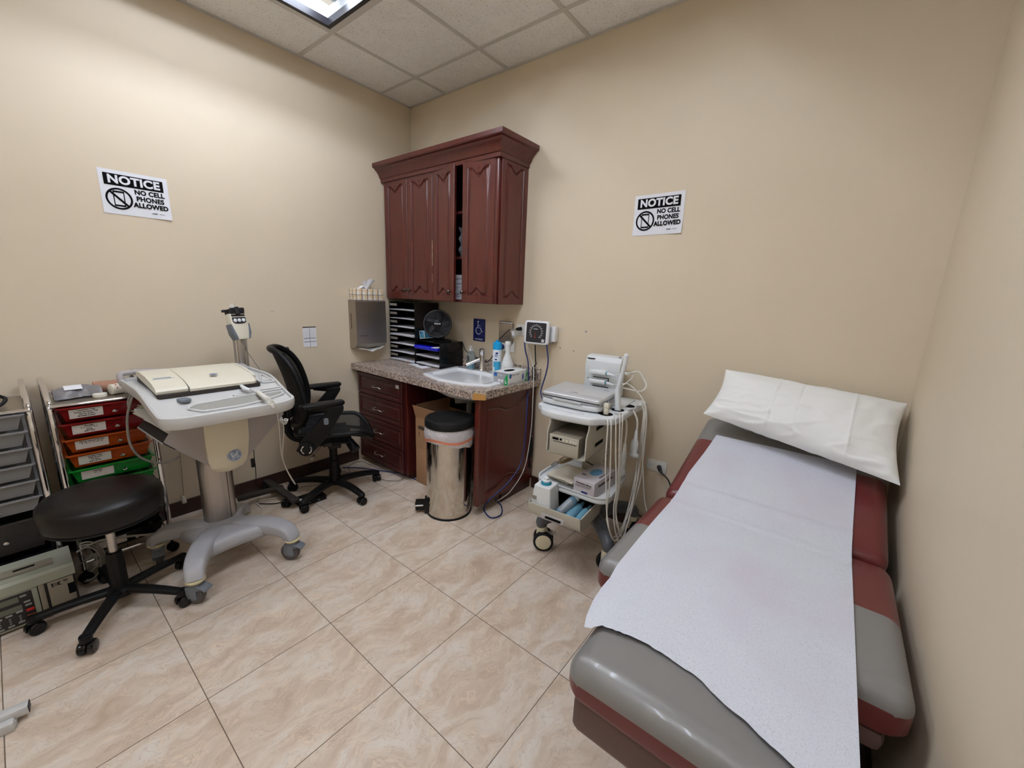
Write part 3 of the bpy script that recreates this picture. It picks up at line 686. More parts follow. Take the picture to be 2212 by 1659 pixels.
b = MB(); b.box((2.72, -1.25, .0), (3.22, -.28, .46), .03); b.box((2.78, -1.60, .0), (3.13, -1.25, .16), .02); b.box((2.84, -1.55, .16), (2.90, -1.3, .475)); b.box((3.02, -1.55, .16), (3.08, -1.3, .475)); b.box((2.7, -.62, .46), (3.2, -.30, .60), .02)
part('base', b, 'black_plastic', et, True)
# paper sheet over the cushions
def tab_z(y):
    if y > -.70:
        s_ = (y+.70)/math.cos(R(BANG)); z = ST+.004+s_*math.sin(R(BANG))*1.0
        z = ST+.004+(y+.70)*math.tan(R(BANG))+.004
        return z
    return ST+.004
def smooth_z(y):
    w = .05; k = [tab_z(y+w*(i/4)) for i in range(-4, 5)]; return sum(k)/9
PX0, PX1 = 2.655, 3.196
TORN = [(2.55, -1.572), (2.671, -1.570), (2.702, -1.545), (2.80, -1.525), (2.865, -1.527), (2.937, -1.539), (2.98, -1.566), (3.015, -1.575), (3.057, -1.594), (3.11, -1.615), (3.22, -1.64)]
def torn(x):
    for (a, ya), (c, yc) in zip(TORN[:-1], TORN[1:]):
        if a <= x <= c: return ya+(yc-ya)*(x-a)/(c-a) + .003*noise.noise(Vector((x*30, 1, 0))) + .003*noise.noise(Vector((x*110, 3, 0)))
    return TORN[-1][1]
def torn_old(x):
    f = (x-PX0)/(PX1-PX0)
    return -1.512 - .02*f - .16*max(0, f-.04)**.8*1.0 + .006*noise.noise(Vector((x*30, 1, 0))) + .004*noise.noise(Vector((x*90, 3, 0)))
def left_edge(y):
    pts = [(-1.60, 2.676), (-1.53, 2.650), (-1.46, 2.634), (-1.40, 2.628), (-1.25, 2.628), (-1.0, 2.624), (-.80, 2.624), (-.55, 2.626), (-.38, 2.644), (-.22, 2.655)]
    for (a, xa), (c, xc) in zip(pts[:-1], pts[1:]):
        if a <= y <= c: return xa+(xc-xa)*(y-a)/(c-a)
    return pts[0][1] if y < -1.6 else pts[-1][1]
def sheet(u, v):
    x = 2.66+(PX1-2.66)*u; y0 = torn(x); y = y0 + (-.22-y0)*v
    x = left_edge(y) + (PX1-left_edge(y))*u
    z = smooth_z(y)+.0035
    edge = 2.705 if y < -1.34 else (2.60 if y > -1.26 else 2.60+.105*(-1.26-y)/.08)
    over = max(0, edge-x)
    if over: z -= over**1.5*.9
    z += .0012*noise.noise(Vector((x*6, y*5, 0))) + (.0012*math.sin(22*x+6*y) if y < -.8 else 0)
    if -.78 < y < -.62: z += .004
    return (x, y, z)
b = MB(); b.grid(sheet, 60, 130); 
pap = solo('exam_paper', 'white speckled paper sheet with a torn end laid over the exam table', 'paper sheet', b, 'speckled_exam_paper')
# pillow
TL, TR_, BL, BR = Vector((2.622, -.052, 1.098)), Vector((3.318, -.05, 1.052)), Vector((2.588, -.255, .893)), Vector((3.312, -.40, .806))
NP = ((TR_-TL).cross(BL-TL)).normalized(); NP = NP if NP.y < 0 else -NP
def pillow(side):
    def f(u, v):
        p = (TL*(1-u)+TR_*u)*(1-v) + (BL*(1-u)+BR*u)*v
        a = abs(2*u-1); c = abs(2*v-1)
        th = (max(0, 1-a**3.2)**.6)*(max(0, 1-c**2.4)**.6)
        inx = 1-.06*(1-c**4)*(1 if False else 1); 
        # edges pull in between the corners
        p = p + (Vector((0, 0, -1))*(v-.5)*0)
        p += (BL-TL)*(-.08 if v > .5 else .03)*math.sin(PI*u)*c**3
        p += (TR_-TL)*(.03 if u < .5 else -.03)*math.sin(PI*v)*a**3
        h = .088*th*side if side > 0 else .06*th*side
        wr = noise.noise(Vector((u*5, v*4, side)))*.010 + noise.noise(Vector((u*14+3*v, v*9, 2*side)))*.0045
        rid = 1-abs(noise.noise(Vector((u*4.5+2*v, v*7, 7*side))))*6
        wr += .010*max(0, rid)*(v**1.5) + .004*math.exp(-((u-.36)/.006)**2) + .004*math.exp(-((u-.76)/.006)**2) - .003*math.exp(-((u-.50)/.006)**2)
        p += NP*(h + wr*min(1, th*2+.15))
        p += Vector((0, 0, -.02))*math.sin(PI*u)*v**3
        return p
    return f
b = MB(); b.grid(pillow(1), 150, 60); b.grid(pillow(-1), 56, 36)
for i, vv in enumerate(b.v):
    vv.y = min(vv.y, -.004); vv.x = min(vv.x, WX-.004)
solo('pillow', 'white pillow in a creased disposable case leaning at the head of the exam table', 'pillow', b, 'pillow_case', sharp=80)
# ---------------------------------------------------------------- signs and small wall things
FT = lambda c, left: frame(c, (0, 1, 0) if left else (1, 0, 0), (0, 0, 1))
def notice(tl, tr, bl, label, group):
    w = (tr-tl).length; h = (bl-tl).length; M = frame(bl, tr-tl, tl-bl)
    s = thing('notice_sign', label, 'sign', tuple(bl+(tr-tl)/2), 0, group)
    b = MB(); b.M = M
    def sheet(u, v):
        curl = .006*max(0, u-.7)/.3*max(0, .35-v)/.35
        return (w*u, h*v, .0022+curl)
    b.grid(sheet, 12, 10, .0012); part('sheet', b, 'white_paper', s, True)
    b = MB(); b.M = M; b.box((w*.065, h*.655, .0026), (w*.925, h*.915, .0034)); part('header_band', b, 'print_black', s, True)
    b = MB(); b.M = M; b.text('NOTICE', h*.25, TM(w*.495, h*.785, .0036), .0022, sx=1.02, space=1.06); part('header_lettering', b, 'white_paper', s, True)
    b = MB(); b.M = M
    for t_, y in (('NO CELL', .565), ('PHONES', .415), ('ALLOWED', .265)):
        b.text(t_, h*.148, TM(w*.70, h*y, .003 + (.002 if y < .3 else 0)), .0013, sx=.93, space=1.04)
    b.box((w*.70, h*.11, .0035), (w*.78, h*.122, .0055)); b.box((w*.81, h*.112, .0035), (w*.90, h*.118, .0055))
    part('lettering', b, 'print_black', s, True)
    b = MB(); b.M = M; cx, cy, r = w*.245, h*.36, h*.245; n = 48
    b.rings([[Vector((cx+q*math.cos(2*PI*j/n), cy+q*math.sin(2*PI*j/n), z)) for j in range(n)] for q, z in ((r, .0026), (r, .0036), (r*.84, .0036), (r*.84, .0026))], False)
    Ms = TM(cx, cy, 0) @ RZ(-45); b.box((-r*.9, -r*.09, .0026), (r*.9, r*.09, .0038), M=Ms)
    pw, ph = r*.42, r*.72
    for lo, hi in (((-pw, -ph), (-pw+.004, ph)), ((pw-.004, -ph), (pw, ph)), ((-pw+.004, ph*.78), (pw-.004, ph)), ((-pw+.004, -ph), (pw-.004, -ph*.78))):
        b.box((cx+lo[0], cy+lo[1], .0026), (cx+hi[0], cy+hi[1], .0034))
    part('phone_symbol', b, 'print_black', s, True)
notice(at(208.5, 360.5, 0, 0), at(360, 388, 0, 0), at(225, 459, 0, 0), 'NOTICE no cell phones sign on the left wall above the drawer carts', 'no cell phone notices')
notice(at(1374, 424.5, 1, 0), at(1483, 410.5, 1, 0), at(1366, 510.5, 1, 0), 'NOTICE no cell phones sign on the wall right of the cabinet', 'no cell phone notices')

# accessible sign
s = thing('accessible_sign', 'dark blue accessible sign with white wheelchair symbol above the sink', 'sign', (.825, -.002, 1.06))
M = FT((.825, 0, 1.148), False)
b = MB(); b.prism(rnd([(-.063, -.088), (.063, -.088), (.063, .088), (-.063, .088)], .008), .0006, .003, M=M); part('plate', b, 'sign_blue', s, True)
b = MB(); b.M = M
b.sphere((-.012, .065, .0035), (.008, .008, .001), 12, 6)
def stroke(mb, pts, w=.0032): mb.tube([(x, y, .0035) for x, y in pts], w, 6, smooth=False, flat=1)
stroke(b, [(-.014, .056), (-.013, .018), (.016, .018), (.028, -.012), (.042, -.008)]); stroke(b, [(-.014, .035), (.012, .035)])
stroke(b, [(-.006+.028*math.cos(R(a)), -.004+.028*math.sin(R(a))) for a in range(120, 345, 15)])
part('wheelchair_symbol', b, 'sign_print', s, True)
b = MB(); b.M = M; b.text('ACCESSIBLE', .017, TM(0, -.072, .0034), .0003, sx=.95); part('lettering', b, 'sign_print', s, True)

# steel wall box (soap dispenser), upper outlet, adapter and cord
s = thing('soap_dispenser', 'small brushed steel box with curved top edge on the wall above the faucet', 'dispenser', (1.11, -.02, 1.08))
b = MB(); b.box((1.052, -.030, 1.075), (1.176, -.0015, 1.225), .006, 3); part('body', b, 'brushed_steel', s, True)
b = MB(); b.box((1.052, -.034, 1.222), (1.176, -.0015, 1.238), .006, 3); part('lid', b, 'chrome', s, True)
s = thing('wall_outlet', 'white outlet plate half hidden behind the blood pressure gauge', 'outlet', (1.25, 0, 1.15), group=None)
part('plate', B((1.205, -.006, 1.145), (1.325, -.0008, 1.225), .002), 'outlet_white', s, True)
s = thing('black_power_plug', 'black plug with cord plugged into the plate beside the pressure gauge', 'plug', (1.23, -.03, 1.17)); s.name = 'power_plug'
pts = [at(1126, 710, 1, -.02), at(1117, 711, 1, -.05), at(1112, 712, 1, -.055)]
b = MB(); b.cyl(pts[0], pts[1], .014, .011, 12); b.cyl(pts[1], pts[2], .008, .005, 10); part('plug_body', b, 'black_rubber', s, True)
b = MB(); b.tube([pts[2], at(1108, 712, 1, -.06), at(1098, 714, 1, -.06), at(1085, 727, 1, -.06), at(1073, 740, 1, -.05), at(1068, 760, 1, -.035), at(1060, 775, 1, -.03), at(1050, 781, 1, -.03), at(1042, 777, 1, -.03), at(1020, 768, 1, -.03), at(1006, 757, 1, -.03), at(1001, 745, 1, -.03), at(998, 738, 1, -.06)], .0032, 8); part('cord', b, 'cable_black', s, True)
s = thing('clear_tag', 'clear plastic tag hanging by the black plug above the spray bottle', 'tag', tuple(at(1113, 725, 1, -.06)))
b = MB(); P = [at(u, v, 1, -.06) for u, v in ((1103, 712), (1113, 708), (1118, 722), (1111, 729))]
b.M = frame(P[0], P[1]-P[0], P[0]-P[3]); b.box((0, -(P[3]-P[0]).length, 0), ((P[1]-P[0]).length, 0, .006), .002); part('body', b, 'clear_plastic', s, True)
b = MB(); b.M = frame(P[0], P[1]-P[0], P[0]-P[3]); b.box((.006, -.05, .0062), (.03, -.02, .0068)); part('label', b, 'white_paper', s, True)
s = thing('night_adapter', 'white wall adapter with a round blue dial behind the spray can', 'adapter', (1.1, -.02, 1.03)); s.name = 'wall_adapter'
b = MB(); b.box((1.075, -.008, 1.01), (1.19, -.001, 1.09), .002); b.box((1.08, -.045, 1.02), (1.135, -.008, 1.078), .008); part('body', b, 'outlet_white', s, True)
b = MB(); b.cyl((1.107, -.0455, 1.05), (1.107, -.062, 1.05), .02, .017, 20, .003); part('dial', b, 'navy', s, True)

# wall chart, screw anchors, scuffs
s = thing('wall_chart', 'small white ruled chart taped to the left wall behind the office chair', 'paper', (0, -.95, 1.0))
y0, y1, z0, z1 = -.997, -.90, .996, 1.146
part('sheet', MB().box((.0008, y0, z0), (.002, y1, z1)), 'white_paper', s, True)
b = MB(); b.box((.002, y0, z1-.008), (.0026, y1, z1)); b.box((.002, (y0+y1)/2-.001, z0), (.0024, (y0+y1)/2+.001, z1))
for k in (.25, .42): b.box((.002, y0+.004, z0+(z1-z0)*k), (.0024, y1-.004, z0+(z1-z0)*k+.003))
for k in range(9): b.box((.002, y0+.01, z1-.02-k*.0085), (.00225, y1-.012, z1-.0195-k*.0085))
part('printed_lines', b, 'label_dark', s, True)
for i, (u, v, kind) in enumerate(((1213, 711, 0), (1266, 716, 1), (1210, 751, 1), (1239, 758, 1))):
    q = at(u, v, 1, 0); lab = ['pale patched screw hole nearest the pressure gauge', 'screw hole with white ring, farthest right of the four', 'lower left screw hole of the four by the pressure gauge', 'lower right dark screw hole above the ultrasound cart'][i]
    s = thing('screw_hole', lab, 'screw hole', tuple(q), 0, 'screw holes in the back wall')
    part('anchor', MB().cyl(q+Vector((0, -.0004, 0)), q+Vector((0, -.002, 0)), .008 if i < 2 else .0045, n=14), 'anchor', s, True)
    if kind: part('hole', MB().cyl(q+Vector((.001, -.002, 0)), q+Vector((.001, -.0025, 0)), .0035, n=10), 'hole_dark', s, True)
q = at(587, 671, 0, 0)
b = MB(); b.sphere(q+Vector((.0008, 0, 0)), (.0015, .006, .004), 8, 6); b.sphere(q+Vector((.0008, .008, -.004)), (.0015, .004, .005), 8, 6)
solo('wall_patch', 'small flaked paint spot on the left wall above the office chair', 'paint flake', b, 'anchor')

# lower outlet with plug
s = thing('wall_outlet', 'white double outlet near the floor beside the exam table', 'outlet', (2.316, 0, .43))
o0, o1 = at(1398, 990, 1, 0), at(1440, 1021, 1, 0)
part('plate', B((2.255, -.006, .415), (2.378, -.0008, .487), .0025), 'outlet_white', s, True)
for k, x in enumerate((2.287, 2.346)):
    b = MB(); b.prism(rnd([(-.017, -.014), (.017, -.014), (.017, .014), (-.017, .014)], .009), .006, .0085, M=frame((x, 0, .451), (1, 0, 0), (0, 0, 1))); f = part('socket', b, 'white_plastic', s, True)
    if k == 0:
        b = MB()
        for dx, dz in ((-.006, .004), (-.006, -.004)): b.box((x+dx-.003, -.0092, .451+dz-.001), (x+dx+.003, -.0086, .451+dz+.001))
        b.cyl((x+.008, -.0086, .451), (x+.008, -.0092, .451), .002, n=8); part('slots', b, 'hole_dark', f, True)
s = thing('power_plug', 'dark plug and cord in the low outlet, running behind the exam table', 'plug', (2.35, -.03, .43))
b = MB(); b.cyl((2.335, -.0095, .452), (2.355, -.045, .445), .014, .011, 12, .002); b.cyl((2.355, -.045, .445), (2.37, -.055, .435), .009, .005, 10); part('plug_body', b, 'charcoal', s, True)
b = MB(); b.tube([(2.368, -.055, .436), (2.41, -.06, .41), (2.435, -.07, .36), (2.43, -.08, .28), (2.41, -.09, .18), (2.42, -.1, .08), (2.47, -.12, .008), (2.6, -.14, .006), (2.74, -.2, .006)], .0045, 8); part('cord', b, 'charcoal', s, True)

# blood pressure gauge
bp = thing('blood_pressure_gauge', 'white framed wall blood pressure gauge with round dial and black face', 'gauge', (1.45, -.07, 1.10))
M = FT((1.438, -.068, 1.185), False) @ RY(8) @ RX(-3)
b = MB(); b.prism(rnd([(-.092, -.080), (.092, -.080), (.092, .080), (-.092, .080)], .022, 6), 0, .030, .008, 3, M=M); part('housing', b, 'gauge_white', bp, True)
b = MB(); b.prism(rnd([(-.075, -.067), (.075, -.067), (.075, .067), (-.075, .067)], .01, 4), .030, .0312, M=M); part('face', b, 'gauge_face', bp, True)
b = MB(); b.M = M
for k in range(15):
    a = R(225-270*k/14); x, y = .050*math.cos(a), .050*math.sin(a)+.004
    b.box((-.0035, -.0018, .0312), (.0035, .0018, .0318), M=TM(x, y, 0))
    for e in range(0, 4): a2 = a-R(270/14)*e/4; b.box((-.0008, -.002, .0312), (.0008, .002, .0318), M=TM(.042*math.cos(a2), .042*math.sin(a2)+.004, 0) @ Matrix.Rotation(a2-PI/2, 4, 'Z'))
b.box((-.02, .022, .0312), (.012, .026, .0318)); b.box((.045, -.062, .0312), (.066, -.042, .0318))
part('scale_marks', b, 'dial_print', bp, True)
b = MB(); b.M = M; b.box((-.001, -.012, .032), (.001, .03, .0328), M=TM(-.006, -.028, 0)); b.cyl((-.006, -.03, .0312), (-.006, -.03, .035), .004, n=10); part('needle', b, 'needle_red', bp, True)
b = MB(); b.box((1.45, -.052, 1.118), (1.535, -.0012, 1.228), .008); part('wall_bracket', b, 'box_grey', bp, True)
part('cuff_basket', MB().box((1.525, -.045, 1.13), (1.56, -.004, 1.232), .004), 'gauge_white', bp, True)
h = MB(); h.tube([at(1133, 738, 1, -.085), at(1135, 758, 1, -.09), at(1141, 785, 1, -.09), at(1141, 830, 1, -.09), at(1138, 880, 0, 1.44), at(1135, 940, 0, 1.46), at(1125, 1000, 0, 1.46), at(1100, 1040, 0, 1.45), at(1068, 1070, 0, 1.425), at(1055, 1082, 0, 1.415), at(1045, 1100, 2, .006), at(1060, 1118, 2, .006), at(1082, 1112, 2, .006), at(1083, 1093, 2, .006), at(1070, 1080, 2, .008)], .0048, 8, 8)
part('blue_hose', h, 'cable_blue', bp, True)
h = MB(); h.tube([at(1181, 745, 1, -.085), at(1182, 755, 1, -.085), at(1184, 780, 1, -.09), at(1180, 805, 1, -.09), at(1170, 838, 1, -.11), at(1168, 850, 1, -.12), at(1172, 862, 1, -.14)], .0048, 8); part('right_hose', h, 'cable_blue', bp, True)
h = MB(); h.tube([at(1141, 745, 1, -.05), at(1144, 760, 1, -.05), at(1150, 785, 1, -.05), at(1153, 800, 1, -.09), at(1151, 860, 1, -.12), at(1147, 930, 0, 1.45), at(1133, 1010, 0, 1.46), at(1105, 1058, 0, 1.44), at(1084, 1076, 0, 1.42), at(1072, 1083, 2, .006)], .003, 8); part('white_cord', h, 'cable_white', bp, True)
h = MB(); pa = at(1156, 745, 1, -.07); pb = at(1157, 780, 1, -.07); pc = at(1153, 792, 1, -.05)
h.tube([pa, pb, at(1158, 786, 1, -.06), pc], .0045, 8)
z_hi = pc.z; turns = 34; z_lo = at(1152, 945, 1, -.04).z; pts = []
for k in range(turns*8+1):
    f = k/(turns*8); a = 2*PI*turns*f; pts.append((pc.x+.006*f+.012*math.cos(a), -.045+.012*math.sin(a), z_hi+(z_lo-z_hi)*f))
h.tube(pts, .0034, 6, smooth=False); part('coiled_tube', h, 'cable_black', bp, True)
h = MB(); e = Vector((pc.x+.006, -.045, z_lo)); h.tube([e, e+Vector((.002, 0, -.06)), e+Vector((-.002, -.004, -.14)), e+Vector((-.004, -.004, -.17)), e+Vector((.002, 0, -.24))], lambda f: .006+.010*math.sin(PI*min(1, f*1.3)) if f < .77 else .006, 10); part('bulb_handle', h, 'black_rubber', bp, True)

# ---------------------------------------------------------------- paper towel dispenser, tissues
s = thing('paper_towel_dispenser', 'brushed steel paper towel dispenser on the left wall beside the counter', 'dispenser', (.05, -.5, .97))
b = MB(); prof = [(.0008, .968), (.0008, 1.345), (.098, 1.345), (.104, 1.335), (.108, 1.03), (.104, 1.0), (.07, .968)]
b.rings([[Vector((x, y, z)) for x, z in prof] for y in (-.632, -.362)]); part('body', b, 'brushed_steel', s, True, sharp=20)
b = MB(); b.box((.035, -.6335, 1.12), (.0385, -.6318, 1.24)); b.box((.1073, -.60, 1.067), (.1085, -.535, 1.0695)); part('viewing_slot', b, 'print_black', s, True)
b = MB()
b.grid(lambda u, v: (.02+.085*u+.01*math.sin(5*v), -.60+.215*v, .967-.03*math.sin(PI*v)*(.4+.6*u)+.012*abs(math.sin(7*v))*u), 8, 14, .006); part('paper_towel', b, 'towel_paper', s, True)
s = thing('tissue_box', 'plaid tissue box with a white tissue sticking out, on top of the towel dispenser', 'tissue box', (.052, -.49, 1.3455))
b = MB(); b.box((.002, -.618, 1.3455), (.100, -.378, 1.432), .002); part('carton', b, 'plaid_card', s, True)
b = MB()
def tis(u, v):
    a = 2*PI*u; r = .012+.03*v**1.5*(1+.5*math.sin(3*a)); z = 1.43+.082*v*(1-.45*abs(math.sin(a/2))**1.0)
    return (.05+r*math.cos(a)*.7+.008*v, -.50+.018*v+r*math.sin(a)*1.1, z)
b.grid(tis, 28, 10); b.grid(lambda u, v: (.03+.04*v+.01*math.sin(6*u), -.575+.08*u, 1.433+.026*math.sin(PI*min(1, u*1.05))*(.5+.5*math.sin(PI*v))), 10, 8); part('tissue', b, 'white_paper', s, True, sharp=80)

# ---------------------------------------------------------------- desk trays
def tower(name, label, x0, x1, y0, y1, z0, n, sh, tagx=True):
    t = thing(name, label, 'desk organizer', ((x0+x1)/2, (y0+y1)/2, z0))
    b = MB(); top = z0+n*sh
    b.box((x0, y0+.004, z0), (x0+.006, y1, top)); b.box((x1-.006, y0, z0), (x1, y1, top)); b.box((x0, y1-.004, z0), (x1, y1, top))
    for k in range(n+1): b.box((x0+.004, y0+.004, z0+k*sh), (x1-.004, y1-.002, z0+k*sh+.0035))
    for k in range(n): b.box((x1-.0003, y0+.01, z0+k*sh+.004), (x1+.0012, y0+.09, z0+k*sh+.008))
    part('frame', b, 'black_gloss', t, True)
    if tagx:
        for k in range(n): part('label_holder', B((x0+.012, y0+.0005, z0+k*sh+sh*.55), (x0+.105, y0+.004, z0+k*sh+sh*.82)), 'cable_grey', t, True)
    return t, sh
rr = random.Random(9)
t1, sh = tower('desk_organizer', 'tall black seven-slot paper organizer standing in the counter corner', .022, .368, -.272, -.028, CZ+.0005, 7, .0705)
names = ['lowest', 'second lowest', 'third lowest', 'middle', 'third highest', 'second highest', 'highest']
for k in range(7):
    b = MB(); nn = [5, 3, 3, 6, 3, 2, 3][k]; z = CZ+.0005+k*sh+.004
    for i in range(nn):
        dx = rr.uniform(0, .012); sag = rr.uniform(.001, .003)
        b.grid(lambda u, v, i=i, dx=dx, sag=sag: (.032+dx+(.315-dx)*u, -.278-rr.random()*.0+.22*v-.004*i % .006, z+.0022+i*.0026+sag*math.sin(PI*u)*(1-v)), 8, 3, .0018)
    solo('paper_stack', f'white papers in the {names[k]} slot of the tall black organizer', 'paper', b, 'white_paper', 'papers in the tall organizer')
t2, sh2 = tower('desk_organizer', 'low black three-slot paper organizer beside the tall one, fan on top', .374, .668, -.272, -.028, CZ+.0005, 3, .066, False)
for k in range(2):
    b = MB(); z = CZ+.0005+k*sh2+.004
    for i in range(4): b.grid(lambda u, v, i=i: (.384+.27*u, -.276-.003*(i % 2)+.22*v, z+.003+i*.003+(.010-.006*u)*(1-v)*.8), 8, 3, .002)
    solo('paper_stack', f'white papers in the {["bottom", "middle"][k]} slot of the low black organizer', 'paper', b, 'white_paper', 'papers in the low organizer')
z = CZ+.0005+2*sh2+.0045
s = thing('blue_folder', 'bright blue plastic folder in the top slot of the low organizer', 'folder', (.52, -.15, z)); s.name = 'plastic_folder'
b = MB(); b.box((.382, -.30, z), (.655, -.06, z+.028), .010, 3); part('cover', b, 'blue_folder', s, True)
b = MB(); b.box((.60, -.301, z+.026), (.657, -.22, z+.0295)); part('tab', b, 'white_paper', s, True)
zt = CZ+.0005+3*sh2+.004
s = thing('mask_box', 'teal and white mask box lying tilted beside the fan on the low organizer', 'box', (.45, -.18, zt))
M = TM(.380, -.232, zt+.006) @ RZ(-3) @ RY(-7)
b = MB(); b.box((0, 0, 0), (.062, .12, .064), .001, M=M); part('carton', b, 'teal_box', s, True)
b = MB(); b.M = M
for lo, hi in (((0, -.0008, 0), (.062, -.0002, .005)), ((0, -.0008, .059), (.062, -.0002, .064)), ((0, -.0008, 0), (.005, -.0002, .064)), ((.057, -.0008, 0), (.062, -.0002, .064)), ((.0622, 0, 0), (.0630, .12, .004)), ((.0622, 0, 0), (.0630, .004, .064))): b.box(lo, hi)
part('white_border', b, 'box_white', s, True)
b = MB(); b.M = M; b.box((.006, -.0012, .044), (.022, -.0004, .057)); part('logo', b, 'navy', s, True)
# fan
fn = thing('desk_fan', 'small round black desk fan standing on the low organizer', 'fan', (.53, -.13, zt))
fc_ = at(945, 700, 1, -.225); MF = frame(fc_, (.66, .75, 0), (-.12, .10, 1)) 
b = MB(); b.M = MF; b.lathe([(.095, -.035), (.108, -.02), (.112, .0), (.112, .014), (.106, .022), (.101, .018), (.101, .002), (.03, -.036)], n=40); part('shroud', b, 'black_plastic', fn, True)
b = MB(); b.M = MF
b.lathe([(.107, .018), (.107, .024), (.101, .024), (.101, .018)], n=40, cap=False); 
for k in range(44):
    a = 2*PI*k/44; pts = [(q*math.cos(a+.9*(q/.1)**1.3), q*math.sin(a+.9*(q/.1)**1.3), .020-.000*q) for q in (.03, .05, .07, .09, .103)]
    b.tube(pts, .0011, 5, 3)
part('grille', b, 'fan_grey', fn, True)
b = MB(); b.M = MF; b.lathe([(.034, .012), (.034, .022), (.026, .027), (.001, .028)], n=28); part('hub', b, 'black_plastic', fn, True)
b = MB(); b.M = MF; b.text('Honeywell', .011, TM(0, 0, .0284), .0004); part('badge_lettering', b, 'white_paper', fn, True)
b = MB(); b.M = MF
for k in range(5): b.box((-.004, .03, .004), (.03, .095, .006), .001, M=RZ(72*k) @ RY(24))
part('blades', b, 'charcoal', fn, True)
b = MB(); b.tube([(fc_.x, fc_.y+.03, fc_.z-.09), (fc_.x-.005, fc_.y+.055, zt+.05), (fc_.x-.005, fc_.y+.055, zt+.008)], .018, 12); b.lathe([(.075, 0), (.078, .006), (.06, .016), (.02, .022)], (fc_.x-.005, fc_.y+.055, zt+.0005), 28); part('stand', b, 'black_plastic', fn, True)

# ---------------------------------------------------------------- things on the counter
s = thing('note_paper', 'loose white sheet on the counter in front of the organizers', 'paper', (.47, -.31, CZ))
P = [at(u, v, 2, CZ+.001) for u, v in ((882, 786), (912, 797), (943, 791), (928, 784))]
b = MB(); b.raw(P + [p+Vector((0, 0, .0012)) for p in P], [[0, 1, 2, 3], [4, 5, 6, 7], [0, 1, 5, 4], [1, 2, 6, 5], [2, 3, 7, 6], [3, 0, 4, 7]]); part('sheet', b, 'white_paper', s, True)
q = at(913, 788, 2, CZ+.005)
b = MB(); b.tube([q+Vector((.035*math.cos(a), .022*math.sin(a), .002*math.sin(3*a))) for a in [2*PI*k/12 for k in range(12)]], .0035, 7, closed=True); b.tube([q+Vector((.028*math.cos(a)+.01, .018*math.sin(a)-.004, .006)) for a in [2*PI*k/12 for k in range(12)]], .003, 7, closed=True)
solo('black_cable', 'small black cable coiled on the white sheet on the counter', 'cable', b, 'cable_black').name = 'charging_cable'
q = at(882, 783, 2, CZ+.001)
b = MB(); b.box(q+Vector((-.012, -.008, 0)), q+Vector((.006, .006, .01)), .002); b.cyl(q+Vector((0, 0, .006)), q+Vector((.008, .004, .022)), .004, .002, 8)
solo('binder_clip', 'tiny orange clip on the counter by the tall organizer', 'clip', b, 'orange_clip')
x, y = .822, -.085
s = thing('soap_bottle', 'clear blue-green soap bottle behind the faucet', 'bottle', (x, y, CZ))
b = MB(); b.lathe([(.030, .001), (.034, .006), (.034, .115), (.026, .135), (.014, .142), (.014, .15)], (x, y, CZ), 24); part('body', b, 'bottle_clear', s, True)
b = MB(); b.lathe([(.030, .003), (.031, .05), (.001, .051)], (x, y, CZ), 20); part('liquid', b, 'gel_blue', s, True)
b = MB(); b.lathe([(.016, .148), (.016, .165), (.005, .167), (.005, .178)], (x, y, CZ), 16); b.box((x-.022, y-.006, CZ+.176), (x+.008, y+.006, CZ+.184), .002); part('pump', b, 'white_plastic', s, True)
b = MB(); b.box((x-.012, y-.0352, CZ+.07), (x+.012, y-.0338, CZ+.11)); part('label', b, 'label_dark', s, True)
x, y = 1.142, -.145
s = thing('spray_can', 'tall white and blue aerosol can with a bright blue cap behind the glove box', 'spray can', (x, y, CZ))
b = MB(); b.lathe([(.031, 0), (.033, .003), (.033, .192), (.030, .2), (.026, .205)], (x, y, CZ), 28); part('can', b, 'can_white', s, True)
b = MB(); b.lathe([(.032, .2), (.032, .248), (.028, .252), (.014, .253), (.014, .266), (.001, .267)], (x, y, CZ), 28); part('cap', b, 'cap_blue', s, True)
b = MB()
def lab(mb, a0, a1, z0, z1, rad): mb.grid(lambda u, v: (x+rad*math.cos(R(a0+(a1-a0)*u)), y+rad*math.sin(R(a0+(a1-a0)*u)), CZ+z0+(z1-z0)*v), 8, 1)
lab(b, -100, 0, .075, .115, .0333); lab(b, -80, -10, .04, .075, .0333); part('leaf_print', b, 'leaf_blue', s, True)
b = MB(); lab(b, -85, -45, .158, .163, .0334); lab(b, -85, -40, .148, .152, .0334); lab(b, -72, -40, .168, .182, .0334); lab(b, -82, -50, .125, .135, .0334); part('lettering', b, 'navy', s, True)
x, y = 1.243, -.15
s = thing('spray_bottle', 'white plastic cleaner bottle with long neck behind the glove box', 'bottle', (x, y, CZ))
b = MB(); b.lathe([(.040, 0), (.043, .004), (.043, .098), (.044, .102), (.042, .112), (.03, .145), (.019, .175), (.016, .19), (.016, .205)], (x, y, CZ), 28); part('body', b, 'white_plastic', s, True)
b = MB(); b.lathe([(.018, .2), (.018, .232), (.021, .24), (.021, .262), (.017, .268), (.001, .269)], (x, y, CZ), 20); part('cap', b, 'white_plastic', s, True)
b = MB(); b.grid(lambda u, v: (x+.0434*math.cos(R(-85+60*u)), y+.0434*math.sin(R(-85+60*u)), CZ+.02+.07*v), 8, 1); part('label', b, 'label_paper', s, True)
b = MB()
for k in range(5): b.grid(lambda u, v: (x+.0437*math.cos(R(-80+50*u)), y+.0437*math.sin(R(-80+50*u)), CZ+.03+.011*k+.002*v), 8, 1)
part('label_lines', b, 'box_grey', s, True)
